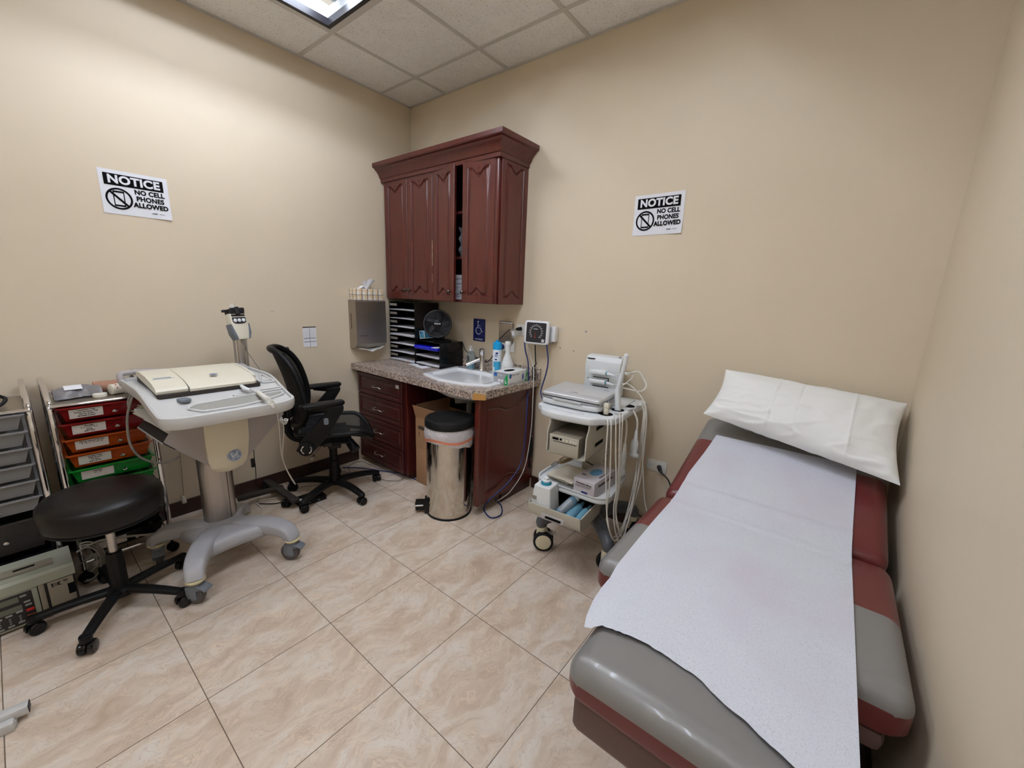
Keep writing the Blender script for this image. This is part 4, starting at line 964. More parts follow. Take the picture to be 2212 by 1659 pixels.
# glove box on the counter
g = thing('glove_box', 'grey and white glove box with green L corners on the counter right of the sink', 'glove box', (1.36, -.21, CZ))
pA, pB, pC = at(1064.5, 828, 2, CZ+.001), at(1097, 833, 2, CZ+.001), at(1138, 822, 2, CZ+.001)
MG = frame(pB, pC-pB, (pA-pB)); Lx = (pC-pB).length; Ly = .122; Hh = .082
b = MB(); b.M = MG; b.box((0, 0, 0), (Lx, Ly, Hh), .0015); part('carton', b, 'box_white', g, True)
# end face (x = 0) grey with green corner; long face (y = 0) white
b = MB(); b.M = MG; b.box((-.0008, .001, .001), (-.0002, Ly-.001, Hh-.001)); part('grey_end', b, 'box_grey', g, True)
b = MB(); b.M = MG; b.raw([(-.0014, .0005, 0), (-.0014, .034, 0), (-.0014, .026, .05), (-.0014, .0005, Hh)], [[0, 1, 2, 3]]); b.raw([(Lx-.03, -.0012, .0), (Lx, -.0012, 0), (Lx, -.0012, Hh), (Lx-.008, -.0012, Hh)], [[0, 1, 2, 3]]); part('green_corner', b, 'box_green', g, True)
b = MB(); b.M = MG
MX = frame((-.0016, 0, 0), (0, -1, 0), (0, 0, 1)); MY = frame((0, -.0014, 0), (1, 0, 0), (0, 0, 1))
b.box((-.116, .052, 0), (-.092, .074, .0006), M=MX); b.box((.012, .045, 0), (.034, .072, .0006), M=MY)
b.raw([MY @ Vector(p) for p in ((Lx-.058, .012, .0005), (Lx-.046, .03, .0005), (Lx-.048, .055, .0005), (Lx-.056, .06, .0005), (Lx-.064, .045, .0005), (Lx-.062, .025, .0005))], [[0, 1, 2, 3, 4, 5]])
part('blue_logo', b, 'logo_blue', g, True)
b = MB(); b.M = MG; b.text('L', .026, MX @ TM(-.016, .02, .0012), .001); b.text('L', .024, MY @ TM(Lx-.011, .02, .0012), .001); b.text('Medline', .013, MX @ TM(-.066, .062, .0002)); b.box((-.082, .016, 0), (-.062, .034, .0005), M=MX); b.box((-.056, .016, 0), (-.04, .034, .0005), M=MX)
part('white_print', b, 'white_paper', g, True)
b = MB(); b.M = MG; b.text('Restore Touch', .015, MY @ TM(.082, .064, 0)); b.box((.012, .008, 0), (.07, .011, .0005), M=MY); part('grey_print', b, 'box_grey', g, True)
b = MB(); b.M = MG; b.lathe([(.001, Hh+.0003), (.001, Hh+.0012), ], n=8); 
n = 28; b.rings([[Vector((Lx*.42+.052*math.cos(2*PI*j/n)*q, Ly*.5+.028*math.sin(2*PI*j/n)*q, Hh+.0006)) for j in range(n)] for q in (1, .01)], False); part('opening', b, 'print_black', g, True)

# boxes on the floor in the knee space
for k, (z0, z1, lab) in enumerate(((.001, .285, 'lower cardboard box on the floor in the space under the sink'), (.286, .53, 'upper open cardboard box stacked in the space under the sink'))):
    s = thing('cardboard_box', lab, 'box', (.80, -.35, z0), 0, 'cardboard boxes under the sink')
    x0, x1, y0, y1 = .70, .98, -.54, -.2
    if k == 0: part('carton', B((x0, y0, z0), (x1, y1, z1), .002), 'cardboard', s, True)
    else:
        b = MB(); w = .004
        for lo, hi in (((x0, y0, z0), (x1, y0+w, z1)), ((x0, y1-w, z0), (x1, y1, z1)), ((x0, y0+w, z0), (x0+w, y1-w, z1)), ((x1-w, y0+w, z0), (x1, y1-w, z1)), ((x0+w, y0+w, z0), (x1-w, y1-w, z0+w))): b.box(lo, hi)
        part('carton', b, 'cardboard', s, True)
        b = MB(); b.box((-.14, 0, 0), (.14, .09, .003), M=TM((x0+x1)/2, y0, z1) @ RX(105) @ RZ(0)); part('flap', b, 'cardboard', s, True)
        b = MB(); b.box((0, -.17, 0), (.09, .17, .003), M=TM(x0+.002, (y0+y1)/2, z1) @ RY(-80)); part('flap', b, 'cardboard', s, True)
        b = MB(); M = frame((x0+.07, y0-.001, z0+.13), (1, 0, 0), (0, 0, 1)); b.text('MSM', .04, M @ TM(0, .03, 0), .001); b.box((-.03, -.04, 0), (-.024, .0, .0006), M=M); part('print', b, 'label_dark', s, True)

# step bin
tb = thing('trash_can', 'round polished steel pedal bin with black lid standing in front of the sink', 'trash can', (1.19, -.655, 0))
b = MB(); b.lathe([(.146, 0), (.146, .565)], n=48); part('body', b, 'polished_steel', tb)
b = MB(); b.lathe([(.15, .0), (.15, .012), (.146, .014)], n=48, cap=False); b.box((-.22, -.03, .02), (-.13, .03, .075), .006, M=RZ(48)); b.prism([(-.16, -.045), (-.13, -.045), (-.13, .045), (-.16, .045)], .0, .09, .006, M=RZ(48)); part('base', b, 'black_plastic', tb)
b = MB(); b.box((-.225, -.034, .048), (-.165, .034, .060), .005, 3, M=RZ(48)); part('pedal', b, 'satin_nickel', tb)
b = MB(); b.lathe([(.152, .602), (.157, .606), (.157, .643), (.152, .652), (.138, .656), (.13, .651), (.06, .647), (.001, .646)], n=48); part('lid', b, 'black_lid', tb)
def bag(u, v):
    a = 2*PI*u; drop = .105+.02*math.sin(2*a+1)+.012*noise.noise(Vector((math.cos(a)*2.5, math.sin(a)*2.5, 2)))
    r = .1485+.009*math.sin(PI*v)+.004*abs(noise.noise(Vector((math.cos(a)*9, math.sin(a)*9, v*4))))+.004*v
    return (r*math.cos(a), r*math.sin(a), .604-drop*v)
b = MB(); b.grid(bag, 260, 44)
for i in range(len(b.f)):
    c = sum((b.v[j] for j in b.f[i]), Vector())/4; a = math.atan2(c.y, c.x)
    zz = .506+.03*math.sin(a*1.0+2.2)+.012*math.sin(3*a)
    b.m[i] = 1 if abs(c.z-zz) < .009 or (abs(c.z-.57+.05*math.sin(a*2)) < .012 and -2.9 < a < -2.0) else 0
part('bin_bag', b, ['bag_white', 'bag_orange'], tb, sharp=80, label='white bin bag with an orange drawstring')
# ---------------------------------------------------------------- ultrasound cart
UC = (2.04, -.34, 0)
uc = thing('ultrasound_cart', 'white ultrasound cart with shelf, open front drawer and cream-hubbed casters, beside the exam table', 'cart', UC, 5)
UM = TM(*UC) @ RZ(5)
def L2W(x, y, z): return UM @ Vector((x, y, z))
out = rnd([(-.235, .27), (-.262, -.08), (-.262, -.19), (-.222, -.215), (-.195, -.275), (-.10, -.305), (.10, -.285), (.135, -.235), (.185, -.20), (.20, -.15), (.205, .10), (.225, .28)], [.03, .04, .02, .015, .03, .08, .05, .02, .03, .02, .1, .04])
b = MB(); b.prism(out, .808, .85, .012, 3)
b.box((-.20, -.02, .808), (.16, .24, .858), .01); b.prism(rnd([(-.16, -.21), (.02, -.225), (.05, -.245), (-.02, -.262), (-.15, -.245)], .015), .849, .856, .002)
part('worktop', b, 'cart_white', uc)
cups = ((.125, -.155), (.145, -.035), (.165, .085))
for x, y in cups:
    b = MB(); b.lathe([(.036, .8505), (.032, .8512), (.030, .845), (.001, .845)], (x, y, 0), 24); part('probe_cup', b, 'print_black', uc, label='black cup recess')
    k = MB(); k.tube([(x+.035, y+.035, .853), (x+.055, y+.03, .856), (x+.062, y+.05, .853), (x+.045, y+.06, .852)], .006, 8); part('cable_hook', k, 'tray_grey', uc)
b = MB()
for x0 in (-.128, .088):
    b.prism([(-.31, .63), (-.31, .75), (-.285, .79), (-.285, .81), (.08, .81), (.08, .63)], x0, x0+.006, M=Matrix(((0, 0, 1, 0), (1, 0, 0, 0), (0, 1, 0, 0), (0, 0, 0, 1))))
b.box((-.128, -.31, .63), (.094, .05, .636)); part('printer_bracket', b, 'cart_beige', uc)
b = MB()
for z in (.67, .72, .76): b.box((.0938, -.23, 0), (.0948, -.12, .02), M=TM(0, 0, z) @ RX(-35) if z == .72 else TM(0, .04, z))
part('bracket_slots', b, 'print_black', uc, label='dark slots in the side plate')
b = MB(); b.box((-.035, -.03, .15), (.085, .075, .81), .004)
for y, z in ((0, .60), (.05, .60), (0, .54), (.05, .50)): pass
part('column', b, 'cart_beige', uc)
b = MB()
for y, z in ((-.005, .585), (.045, .60), (-.005, .53), (.045, .545)): b.cyl((.0848, y, z), (.0860, y, z), .0035, n=8)
part('column_holes', b, 'print_black', uc, label='dark holes')
b = MB(); sh_ = rnd([(-.205, .10), (-.215, -.22), (-.175, -.285), (.175, -.30), (.222, -.26), (.205, .09)], [.05, .03, .05, .04, .03, .05])
b.prism(sh_, .415, .437, .006); b.rings([[Vector((p[0]*q, p[1]*q-.1*(1-q), z)) for p in sh_] for q, z in ((.985, .437), (1.0, .443), (1.0, .449), (.965, .449), (.95, .438))], False)
part('shelf', b, 'cart_white', uc)
dr = MB(); x0, x1, y0, y1, z0, z1, w = -.164, .140, -.418, -.16, .292, .374, .006
dr.box((x0, y0+.031, z0), (x1, y1, z0+w), .002); dr.box((x0, y1-w, z0), (x1, y1, z1)); 
dr.prism(rnd([(y0+.03, z0), (y1, z0), (y1, z1), (y0, z1), (y0, z0+.04)], [.03, .0, 0, 0, .03]), x0, x0+w, M=Matrix(((0, 0, 1, 0), (1, 0, 0, 0), (0, 1, 0, 0), (0, 0, 0, 1))))
dr.prism(rnd([(y0+.03, z0), (y1, z0), (y1, z1), (y0, z1), (y0, z0+.04)], [.03, .0, 0, 0, .03]), x1-w, x1, M=Matrix(((0, 0, 1, 0), (1, 0, 0, 0), (0, 1, 0, 0), (0, 0, 0, 1))))
prof = [(y0, z1), (y0, z0+.045), (y0+.006, z0+.02), (y0+.03, z0), (y0+.032, z0+w), (y0+.012, z0+.024), (y0+w, z0+.05), (y0+w, z1)]
dr.rings([[Vector((x, y, z)) for y, z in prof] for x in (x0, x1)])
d = part('drawer', dr, 'cart_beige', uc)
b = MB(); b.prism(rnd([(-.068, -.014), (.068, -.014), (.068, .014), (-.068, .014)], .013), 0, .006, .002, M=frame(((x0+x1)/2-.0, y0-.001, z0+.035), (1, 0, 0), (0, .25, 1))); part('handle', b, 'panel_grey', d)
b = MB(); b.prism(rnd([(-.045, -.007), (.045, -.007), (.045, .005), (-.045, .005)], .006), .006, .008, M=frame(((x0+x1)/2+.005, y0-.001, z0+.035), (1, 0, 0), (0, .25, 1))); part('handle_slot', b, 'print_black', d)
b = MB(); b.box((x0+w, y0+.036, z0+w), (x1-w, y1-w, z0+w+.002)); b.box((x0+w+.0005, y0+.03, z0+w), (x0+w+.002, y1-w, z1-.006)); b.box((x0+w, y1-w-.002, z0+w), (x1-w, y1-w-.0005, z1-.004)); part('lining', b, 'print_black', d)
def ucaster(px, py, ang):
    b = MB(); b.cyl((px, py, .115), (px, py, .150), .030, .028, 20, .004); b.box((-.012, -.03, .06), (.012, .035, .125), .006, M=TM(px, py, 0) @ RZ(ang)); part('fork', b, 'wheel_cream', uc)
    M = TM(px, py, .0585) @ RZ(ang) @ TM(0, .012, 0)
    for sx in (-1, 1):
        b = MB(); b.M = M; ax = (sx, 0, 0); b.lathe([(.043, .012), (.054, .013), (.0580, .018), (.0580, .034), (.054, .038), (.046, .039), (.044, .036)], (0, 0, 0), 32, ax); w_ = part('wheel', b, 'black_rubber', uc)
        b = MB(); b.M = M; b.lathe([(.045, .036), (.044, .0395), (.03, .0415), (.001, .0425)], (0, 0, 0), 28, ax); part('hub_cap', b, 'wheel_cream', w_)
    b = MB(); b.box((-.022, .03, .098), (.022, .085, .106), .004, M=TM(px, py, 0) @ RZ(ang)); part('brake_lever', b, 'clear_plastic', uc, label='pale brake lever')
ends = ((-.165, -.235, -62), (.225, -.225, -50), (-.165, .20, 60), (.225, .20, -20))
for ex, ey, an in ends:
    b = MB(); b.tube([(.03, .0, .175), (.03+(ex-.03)*.45, ey*.45, .205), (.03+(ex-.03)*.8, ey*.82, .20), (ex, ey, .175), (ex, ey, .145)], lambda f: .042-.012*f, 16, 7); part('leg', b, 'cart_leg_grey', uc)
    ucaster(ex, ey, an)
b = MB(); b.box((-.05, -.05, .135), (.11, .08, .2), .02); part('base_hub', b, 'cart_leg_grey', uc)

# laptop ultrasound
us = thing('portable_ultrasound', 'closed silver-white portable ultrasound scanner lying on the white cart', 'ultrasound machine', tuple(L2W(-.07, -.06, .857)), 3)
b = MB(); s0 = rnd([(-.175, -.125), (-.10, -.142), (.09, -.142), (.178, -.118), (.178, .14), (-.172, .14)], [.03, .12, .12, .03, .02, .02])
b.prism(s0, .0, .028, .008, 3); part('lower_body', b, 'cart_white', us)
b = MB(); b.prism([(p[0]*.995, p[1]*.985) for p in s0], .028, .040, .003); part('keyboard_body', b, 'silver_edge', us)
b = MB(); s1 = rnd([(-.172, -.126), (.174, -.126), (.176, .14), (-.170, .14)], .018)
b.prism(s1, 0, .026, .009, 3, M=TM(0, 0, .044) @ RX(3.2)); part('lid', b, 'silver_lid', us)
b = MB(); b.box((-.165, -.0800, .0268), (.168, -.0786, .0273), M=TM(0, 0, .0438) @ RX(3.2)); b.box((.11, .075, .0262), (.14, .088, .0268), M=TM(0, 0, .044) @ RX(3.2)); b.text('LOGIQ', .013, TM(.0, -.066, .0704) @ RX(3.2)); part('lid_marks', b, 'mauve_badge', us)
b = MB(); b.prism(rnd([(-.085, -.006), (.085, -.006), (.085, .006), (-.085, .006)], .005), .0, .012, .003, M=frame((-.005, -.135, .034), (1, 0, 0), (0, .2, 1))); part('carry_handle', b, 'silver_lid', us)
b = MB(); b.box((-.172, -.1268, .0415), (.174, -.124, .0442)); part('lid_gap', b, 'print_black', us)

# connector module
cm = thing('probe_connector_box', 'white multi-probe connector box standing at the back of the ultrasound cart', 'connector box', tuple(L2W(-.04, .23, .859)), 5)
b = MB(); prof = [(-.050, .0), (-.050, .13), (-.056, .165), (-.050, .205), (-.028, .232), (.030, .238), (.04, .0)]
b.rings([[Vector((x, y, z)) for y, z in prof] for x in (-.108, .108)]); part('housing', b, 'cart_white', cm, sharp=20)
b = MB(); b.box((-.101, -.051, .216), (-.055, -.035, .219)); b.box((.083, -.03, .2385), (.10, -.015, .2395))
for k in range(3):
    z = .150-.055*k
    b.box((-.055, -.0515, z+.012), (.045, -.0495, z+.016)); b.box((.040, -.0515, z-.006), (.045, -.0495, z+.016)); b.box((-.09, -.0512, z), (-.084, -.0495, z+.005)); b.box((-.078, -.0512, z-.012), (-.073, -.0495, z-.007))
part('slots', b, 'print_black', cm)
for k in range(2):
    z = .146-.056*k
    c = part('probe_connector', MB().box((-.052, -.092, z-.014), (.035, -.0505, z+.010), .006, 3).box((-.07, -.088, z-.012), (-.048, -.056, z+.008), .004), 'white_plastic', cm)
    q = MB(); q.cyl((.035, -.075, z-.003), (.042, -.076, z-.004), .0105, n=14); part('ring', q, 'teal_ring', c)
    q = MB(); q.cyl((.042, -.076, z-.004), (.085, -.08, z-.008), .010, .005, 12); part('strain_relief', q, 'white_plastic', c)
c = part('side_connector', MB().cyl((.108, -.02, .152), (.125, -.025, .150), .018, .014, 16).cyl((.125, -.025, .150), (.15, -.03, .146), .010, .007, 12), 'off_white_plastic', cm)
def wcable(pts, r, mat_, name='cable', lab='', cat='cable', n=8):
    b = MB(); b.tube(pts, r, n, 7); return solo(name, lab, cat, b, mat_)
a1 = at(1366, 796, 1, -.14)
wcable([L2W(.045, .148, .997), at(1358, 806, 1, -.19), at(1367, 808, 1, -.17), at(1364, 818, 1, -.19), at(1345, 833, 1, -.25)], .0035, 'cable_white', 'probe_cable', 'upper white cable looping from the top connector of the probe box')
wcable([L2W(.045, .148, .941), at(1352, 829, 1, -.2), at(1362, 833, 1, -.2), at(1372, 842, 1, -.2), at(1388, 862, 1, -.2), at(1393, 885, 1, -.19), at(1392, 930, 1, -.19), at(1388, 985, 1, -.2), at(1390, 1040, 1, -.2), at(1392, 1075, 1, -.2), at(1396, 1100, 1, -.2), at(1400, 1112, 1, -.2)], .0038, 'cable_white', 'probe_cable', 'white cable falling from the second connector over the back right edge of the cart')
wcable([L2W(.108, .20, 1.005), at(1378, 803, 1, -.12), at(1390, 818, 1, -.12), at(1396, 832, 1, -.14), at(1390, 843, 1, -.17), at(1380, 846, 1, -.19), at(1362, 842, 1, -.21), at(1346, 838, 1, -.23)], .0048, 'cable_white', 'probe_cable', 'thick cream cable arching out right of the probe connector box')
b = MB(); b.tube([at(1281, 789, 1, -.06), at(1276, 800, 1, -.06), at(1273, 810, 1, -.06), at(1276, 822, 1, -.06)], .004, 8); solo('power_cable', 'short black cable behind the left edge of the probe connector box', 'cable', b, 'cable_black')
# probes
wd = thing('ultrasound_wand', 'long slim white internal probe standing upright in the middle cup', 'ultrasound probe', tuple(L2W(.145, -.035, .847)))
b = MB(); p0 = L2W(.145, -.035, .847); p1 = at(1334, 846, 1, p0.y+.01); p2 = at(1336, 838, 1, p0.y+.01); p3 = at(1349, 790, 1, p0.y+.015); p4 = at(1353, 769, 1, p0.y+.015)
b.cyl(p0, p1, .0175, .0155, 20); b.cyl(p1, p2, .016, .012, 20); b.cyl(p2, p3, .0115, .0115, 20); b.sphere(p3, .0115, 16, 8); part('handle', b, 'cart_white', wd, True)
b = MB(); b.cyl(p3, p4, .0115, .0135, 20); b.sphere(p4, .0135, 16, 10); part('tip', b, 'white_plastic', wd, True)
lp = thing('ultrasound_probe', 'short linear probe standing in the front cup of the cart', 'ultrasound probe', tuple(L2W(.125, -.155, .847)), 5, 'ultrasound probes')
b = MB(); b.box((-.012, -.010, 0), (.012, .010, .04), .004, 3); b.box((-.0145, -.012, .036), (.0145, .012, .062), .006, 3); part('body', b, 'off_white_plastic', lp)
b = MB(); b.cyl((.006, 0, .06), (.008, .002, .078), .004, .002, 8); part('cable_end', b, 'silver_edge', lp)
def hung(name, label, u0, v0, pts, yy, kind):
    t = thing(name, label, 'ultrasound probe', tuple(at(*pts[-1], 1, yy)), 0, 'ultrasound probes')
    k = MB(); k.tube([at(u, v, 1, yy) for u, v in pts], .0062 if kind else .0052, 8, 7); part('cable', k, 'cable_white', t, True)
    e = at(*pts[-1], 1, yy)
    b = MB(); b.cyl(e+Vector((0, 0, .005)), e-Vector((0, 0, .05)), .0075, .013, 16); part('strain_relief', b, 'white_plastic', t, True)
    if kind:
        e2 = e-Vector((.002, 0, .048)); b = MB(); b.rings([[e2+Vector((w*math.cos(2*PI*j/20), d_*math.sin(2*PI*j/20), -z)) for j in range(20)] for w, d_, z in ((.014, .012, 0), (.021, .015, .015), (.022, .015, .05), (.019, .014, .075), (.027, .015, .083), (.030, .014, .092), (.028, .012, .100), (.02, .008, .104))]); part('head', b, 'cart_white', t, True)
    else:
        e2 = e-Vector((.001, 0, .048)); b = MB(); b.rings([[e2+Vector((w*math.cos(2*PI*j/20), d_*math.sin(2*PI*j/20), -z)) for j in range(20)] for w, d_, z in ((.013, .012, 0), (.016, .013, .02), (.015, .013, .06), (.014, .012, .085))]); 
        b.rings([[e2+Vector((-.004+w*math.cos(2*PI*j/20), .0+d_*math.sin(2*PI*j/20), -z)) for j in range(20)] for w, d_, z in ((.013, .012, .08), (.022, .014, .095), (.026, .014, .11), (.022, .013, .125), (.010, .008, .135))]); part('head', b, 'cart_white', t, True)
hung('ultrasound_probe', 'wide white probe with flared head hanging right of the cart on a thick cable', 0, 0, [(1356, 884), (1367, 888), (1374, 900), (1377, 915), (1375, 932)], -.27, 1)
hung('ultrasound_probe', 'narrow white probe with angled tip hanging lower on the right of the cart', 0, 0, [(1337, 893), (1348, 898), (1353, 912), (1353, 935), (1350, 960)], -.36, 0)
hang = [((1313, 915), (1308, 1000), (1310, 1070), (1311, 1110), (1317, 1148)), ((1320, 912), (1319, 990), (1316, 1060), (1312, 1095), (1312, 1130)), ((1330, 905), (1330, 980), (1331, 1060), (1326, 1095), (1328, 1140)), ((1339, 900), (1337, 1000), (1334, 1060), (1330, 1100), (1335, 1135)), ((1345, 900), (1341, 980), (1338, 1050), (1332, 1090), (1331, 1125))]
ups = [((1328, 1168), (1342, 1150), (1356, 1112), (1372, 1060), (1383, 1000), (1391, 930), (1394, 880), (1386, 862)), ((1324, 1160), (1340, 1145), (1352, 1115), (1366, 1060), (1376, 1000), (1384, 945), (1390, 890), (1384, 866)), ((1338, 1170), (1350, 1150), (1362, 1105), (1372, 1040), (1377, 990), (1390, 920), (1396, 885), (1388, 866)), ((1345, 1160), (1356, 1130), (1366, 1090), (1374, 1050), (1380, 1000), (1386, 950), (1392, 900), (1386, 870)), ((1340, 1155), (1352, 1135), (1362, 1110), (1376, 1066), (1386, 1020), (1392, 960), (1397, 900), (1392, 868))]
for i, (P, Q) in enumerate(zip(hang, ups)):
    pts = [L2W(.14+.012*i, -.20+.03*i, .825)]+[at(u, v, 1, -.62+.03*i) for u, v in P]; y1_ = -.62+.03*i
    pts += [at(u, v, 1, y1_+(-.20-y1_)*min(1, (k+1)/5)) for k, (u, v) in enumerate(Q)]
    for q in pts: q.z = max(q.z, .006)
    wcable(pts, .0036, 'cable_white', 'probe_cable', ['leftmost white probe cable, looping low in front of the cart column', 'second white probe cable from the left under the cart worktop', 'third white probe cable from the left, in the middle of the bundle', 'fourth white probe cable from the left under the worktop', 'fifth white probe cable from the left, nearest the hanging probes'][i])
# printer
pr = thing('thermal_printer', 'grey-beige boxy image printer in the bracket under the cart worktop', 'printer', tuple(L2W(-.02, -.12, .637)), 5)
b = MB(); b.box((-.085, -.195, .0), (.075, .12, .10), .003); part('case', b, 'printer_top', pr)
b = MB(); b.box((-.087, -.2, .001), (.077, -.194, .101), .002); part('front_panel', b, 'printer_beige', pr)
b = MB(); b.box((-.070, -.2012, .075), (-.035, -.1998, .088)); b.box((-.065, -.2012, .066), (.065, -.1998, .0685)); b.box((-.028, -.2012, .077), (-.016, -.1998, .088)); part('display', b, 'print_black', pr)
b = MB()
for x in (-.006, .012, .033, .048, .062): b.cyl((x, -.2, .081), (x, -.2028, .081), .0055, n=12)
part('buttons', b, 'off_white_plastic', pr)
# cable bundle under printer
rr = random.Random(5)
b = MB()
for k in range(5):
    o = Vector((rr.uniform(-.01, .01), rr.uniform(-.01, .01), 0)); b.tube([L2W(-.02, .0, .6)+o, L2W(-.07, -.08, .56)+o, L2W(-.13, -.10+.01*k, .51)+o*1.5, L2W(-.155, -.09, .48)+o, L2W(-.11, -.06, .50)+o, L2W(-.04, -.02, .56)+o], .005, 8)
solo('cable_bundle', 'tan power cables tied in a loop between printer and cart shelf', 'cables', b, 'cable_tan')
b = MB()
b.tube([L2W(-.06, -.2, .63), L2W(-.065, -.2, .60), L2W(-.07, -.18, .575)], .006, 8); b.tube([L2W(-.03, -.2, .63), L2W(-.05, -.18, .60), L2W(-.07, -.16, .57), L2W(.0, -.1, .56), L2W(.05, -.09, .59)], .005, 8); b.tube([L2W(.03, -.2, .63), L2W(.035, -.19, .6), L2W(.04, -.17, .585), L2W(.03, -.12, .6)], .005, 8)
b.tube([L2W(-.07, -.15, .575), L2W(.0, -.12, .555), L2W(.05, -.08, .52), L2W(.09, -.02, .47), L2W(.10, .02, .452)], .0035, 8); solo('black_leads', 'black leads dangling under the printer on the ultrasound cart', 'cables', b, 'cable_black').name = 'power_leads'
wcable([L2W(-.14, -.1, .5), L2W(-.19, -.09, .47), L2W(-.235, -.06, .40), L2W(-.245, -.02, .32), L2W(-.25, .03, .2), L2W(-.27, .0, .06), L2W(-.26, -.06, .006)], .0045, 'cable_grey', 'power_cable', 'grey power cord running down from the left side of the ultrasound cart to the floor')
# napkins
rr = random.Random(2); ns = thing('napkin_stack', 'fanned stack of cream paper towels on the left of the cart shelf', 'paper towels', tuple(L2W(-.07, -.14, .4395)), 5)
for k in range(7):
    b = MB(); a = rr.uniform(-7, 7)-10; M = TM(.0+.006*k, -.01*k+.03, .001+k*.0062) @ RZ(a)
    b.M = M; b.grid(lambda u, v, k=k: (-.085+.16*u, -.11+.20*v, .004+.003*math.sin(PI*u+k)+.003*noise.noise(Vector((u*4, v*4, k)))), 10, 10, .004); part('towel', b, 'wipe_stack', ns, sharp=60)
# glove box on shelf
g = thing('glove_box', 'lilac-grey glove box with blue glove opening on the cart shelf', 'glove box', tuple(L2W(.115, -.16, .4385)), 5)
GB = TM(.03-.115, -.285+.16, 0) @ RZ(-6); Lx, Ly, Hh = .122, .24, .082
b = MB(); b.M = GB; b.box((0, 0, 0), (Lx, Ly, Hh), .0015); part('carton', b, 'box_lilac', g)
b = MB(); b.M = GB; n = 28; b.rings([[Vector((Lx*.5+.03*math.cos(2*PI*j/n)*q, Ly*.55+.048*math.sin(2*PI*j/n)*q, Hh+.0008+(1-q)*.003)) for j in range(n)] for q in (1, .6, .01)], False); part('gloves', b, 'glove_blue', g)
b = MB(); b.M = GB; MF_ = frame((0, -.0012, 0), (1, 0, 0), (0, 0, 1)); MS_ = frame((Lx+.0012, 0, 0), (0, 1, 0), (0, 0, 1))
b.text('Examination Gloves', .012, MF_ @ TM(Lx*.5, .062, 0), .0003, sx=.9); b.box((.012, .050, 0), (.105, .052, .0006), M=MF_); b.box((.012, .043, 0), (.095, .0445, .0006), M=MF_); b.text('Examination Gloves', .022, MS_ @ TM(Ly*.5, .055, 0), .0004, sx=.9)
b.text('EXTRA LARGE', .013, TM(Lx-.015, Ly*.5, Hh+.001) @ RZ(90), .0003); b.box((.012, .06, Hh), (.035, .072, Hh+.001)); part('print', b, 'label_dark', g)
b = MB(); b.M = GB; b.box((.05, .012, .0), (.085, .022, .0006), M=MF_); part('blue_stripe', b, 'navy', g)
# drawer contents
zb = .292+.0085
gw = thing('gel_warmer', 'white tapered gel warmer with a teal-ringed cap, in the left of the open cart drawer', 'gel warmer', tuple(L2W(-.096, -.353, zb)), 5)
b = MB(); b.rings([[Vector((x, y, z)) for x, y in rnd([(-w1, -d0), (w1, -d0), (w1, d1), (-w1, d1)], .008)] for w1, d0, d1, z in ((.060, .050, .058, 0), (.060, .049, .058, .04), (.047, .040, .055, .164), (.044, .037, .052, .168))]); part('body', b, 'white_plastic', gw, sharp=30)
b = MB(); b.lathe([(.028, .167), (.028, .176), (.024, .182)], (0, .006, 0), 24); part('ring', b, 'teal_ring', gw)
b = MB(); b.lathe([(.021, .178), (.022, .188), (.013, .192), (.013, .202), (.009, .206), (.001, .207)], (0, .006, 0), 20); part('cap', b, 'white_plastic', gw)
b = MB(); b.box((-.0, -.0008, -.009), (.024, .0006, .010), M=TM(-.050, -.0475, .10) @ RX(-5)); part('label', b, 'cable_grey', gw)
q0 = L2W(-.012, -.372, zb+.028); 
gb = thing('gel_bottle', 'tall clear blue gel bottle with white nozzle lying steeply in the cart drawer', 'gel bottle', tuple(q0), 0, 'gel bottles in the cart drawer')
ax = (L2W(.055, -.255, zb+.112)-q0).normalized()
b = MB(); b.lathe([(.020, 0), (.024, .006), (.024, .115), (.02, .13)], q0, 24, ax); part('bottle', b, 'gel_clear', gb, True)
b = MB(); b.lathe([(.021, .13), (.021, .142), (.017, .145), (.016, .158), (.008, .172), (.005, .186)], q0, 20, ax); part('nozzle', b, 'white_plastic', gb, True)
b = MB(); b.lathe([(.0243, .02), (.0243, .105)], q0, 24, ax, cap=False); part('label', b, 'clear_plastic', gb, True)
for k, (x, y, lab) in enumerate(((.052, -.30, 'milky blue gel bottle lying in the middle of the cart drawer'), (.098, -.31, 'rightmost pale blue gel bottle lying in the cart drawer'))):
    q0 = L2W(x, y-.07, zb+.027-k*.005); ax = (L2W(x+.012, y+.06, zb+.05)-q0).normalized(); gb = thing('gel_bottle', lab, 'gel bottle', tuple(q0), 0, 'gel bottles in the cart drawer'); r = .026-.006*k
    b = MB(); b.lathe([(r*.8, 0), (r, .008), (r, .10), (r*.8, .12), (r*.45, .128), (r*.4, .15), (r*.15, .165)], q0, 24, ax); part('bottle', b, 'gel_blue', gb, True)

# ---------------------------------------------------------------- ECG cart
ec = thing('ecg_cart', 'grey-white four-wheeled trolley with moulded tray and steel column, carrying the ECG machine', 'cart', (.735, -1.77, 0))
def tz(x): 
    f = max(0, min(1, (x-.62)/.36)); f = f*f*(3-2*f); return .957-.062*f
TXA, TXB = .325, 1.015
tray = rnd([(TXA, -2.045), (TXB-.02, -2.03), (TXB+.02, -1.97), (TXB+.035, -1.58), (TXB-.02, -1.50), (.62, -1.475), (TXA, -1.48)], [.03, .09, .04, .05, .1, .05, .03], 6)
cx_, cy_ = .68, -1.76
def tring(q, dz, sk=0): return [Vector((cx_+(p[0]-cx_)*q, cy_+(p[1]-cy_)*q, tz(cx_+(p[0]-cx_)*q)+dz)) for p in tray]
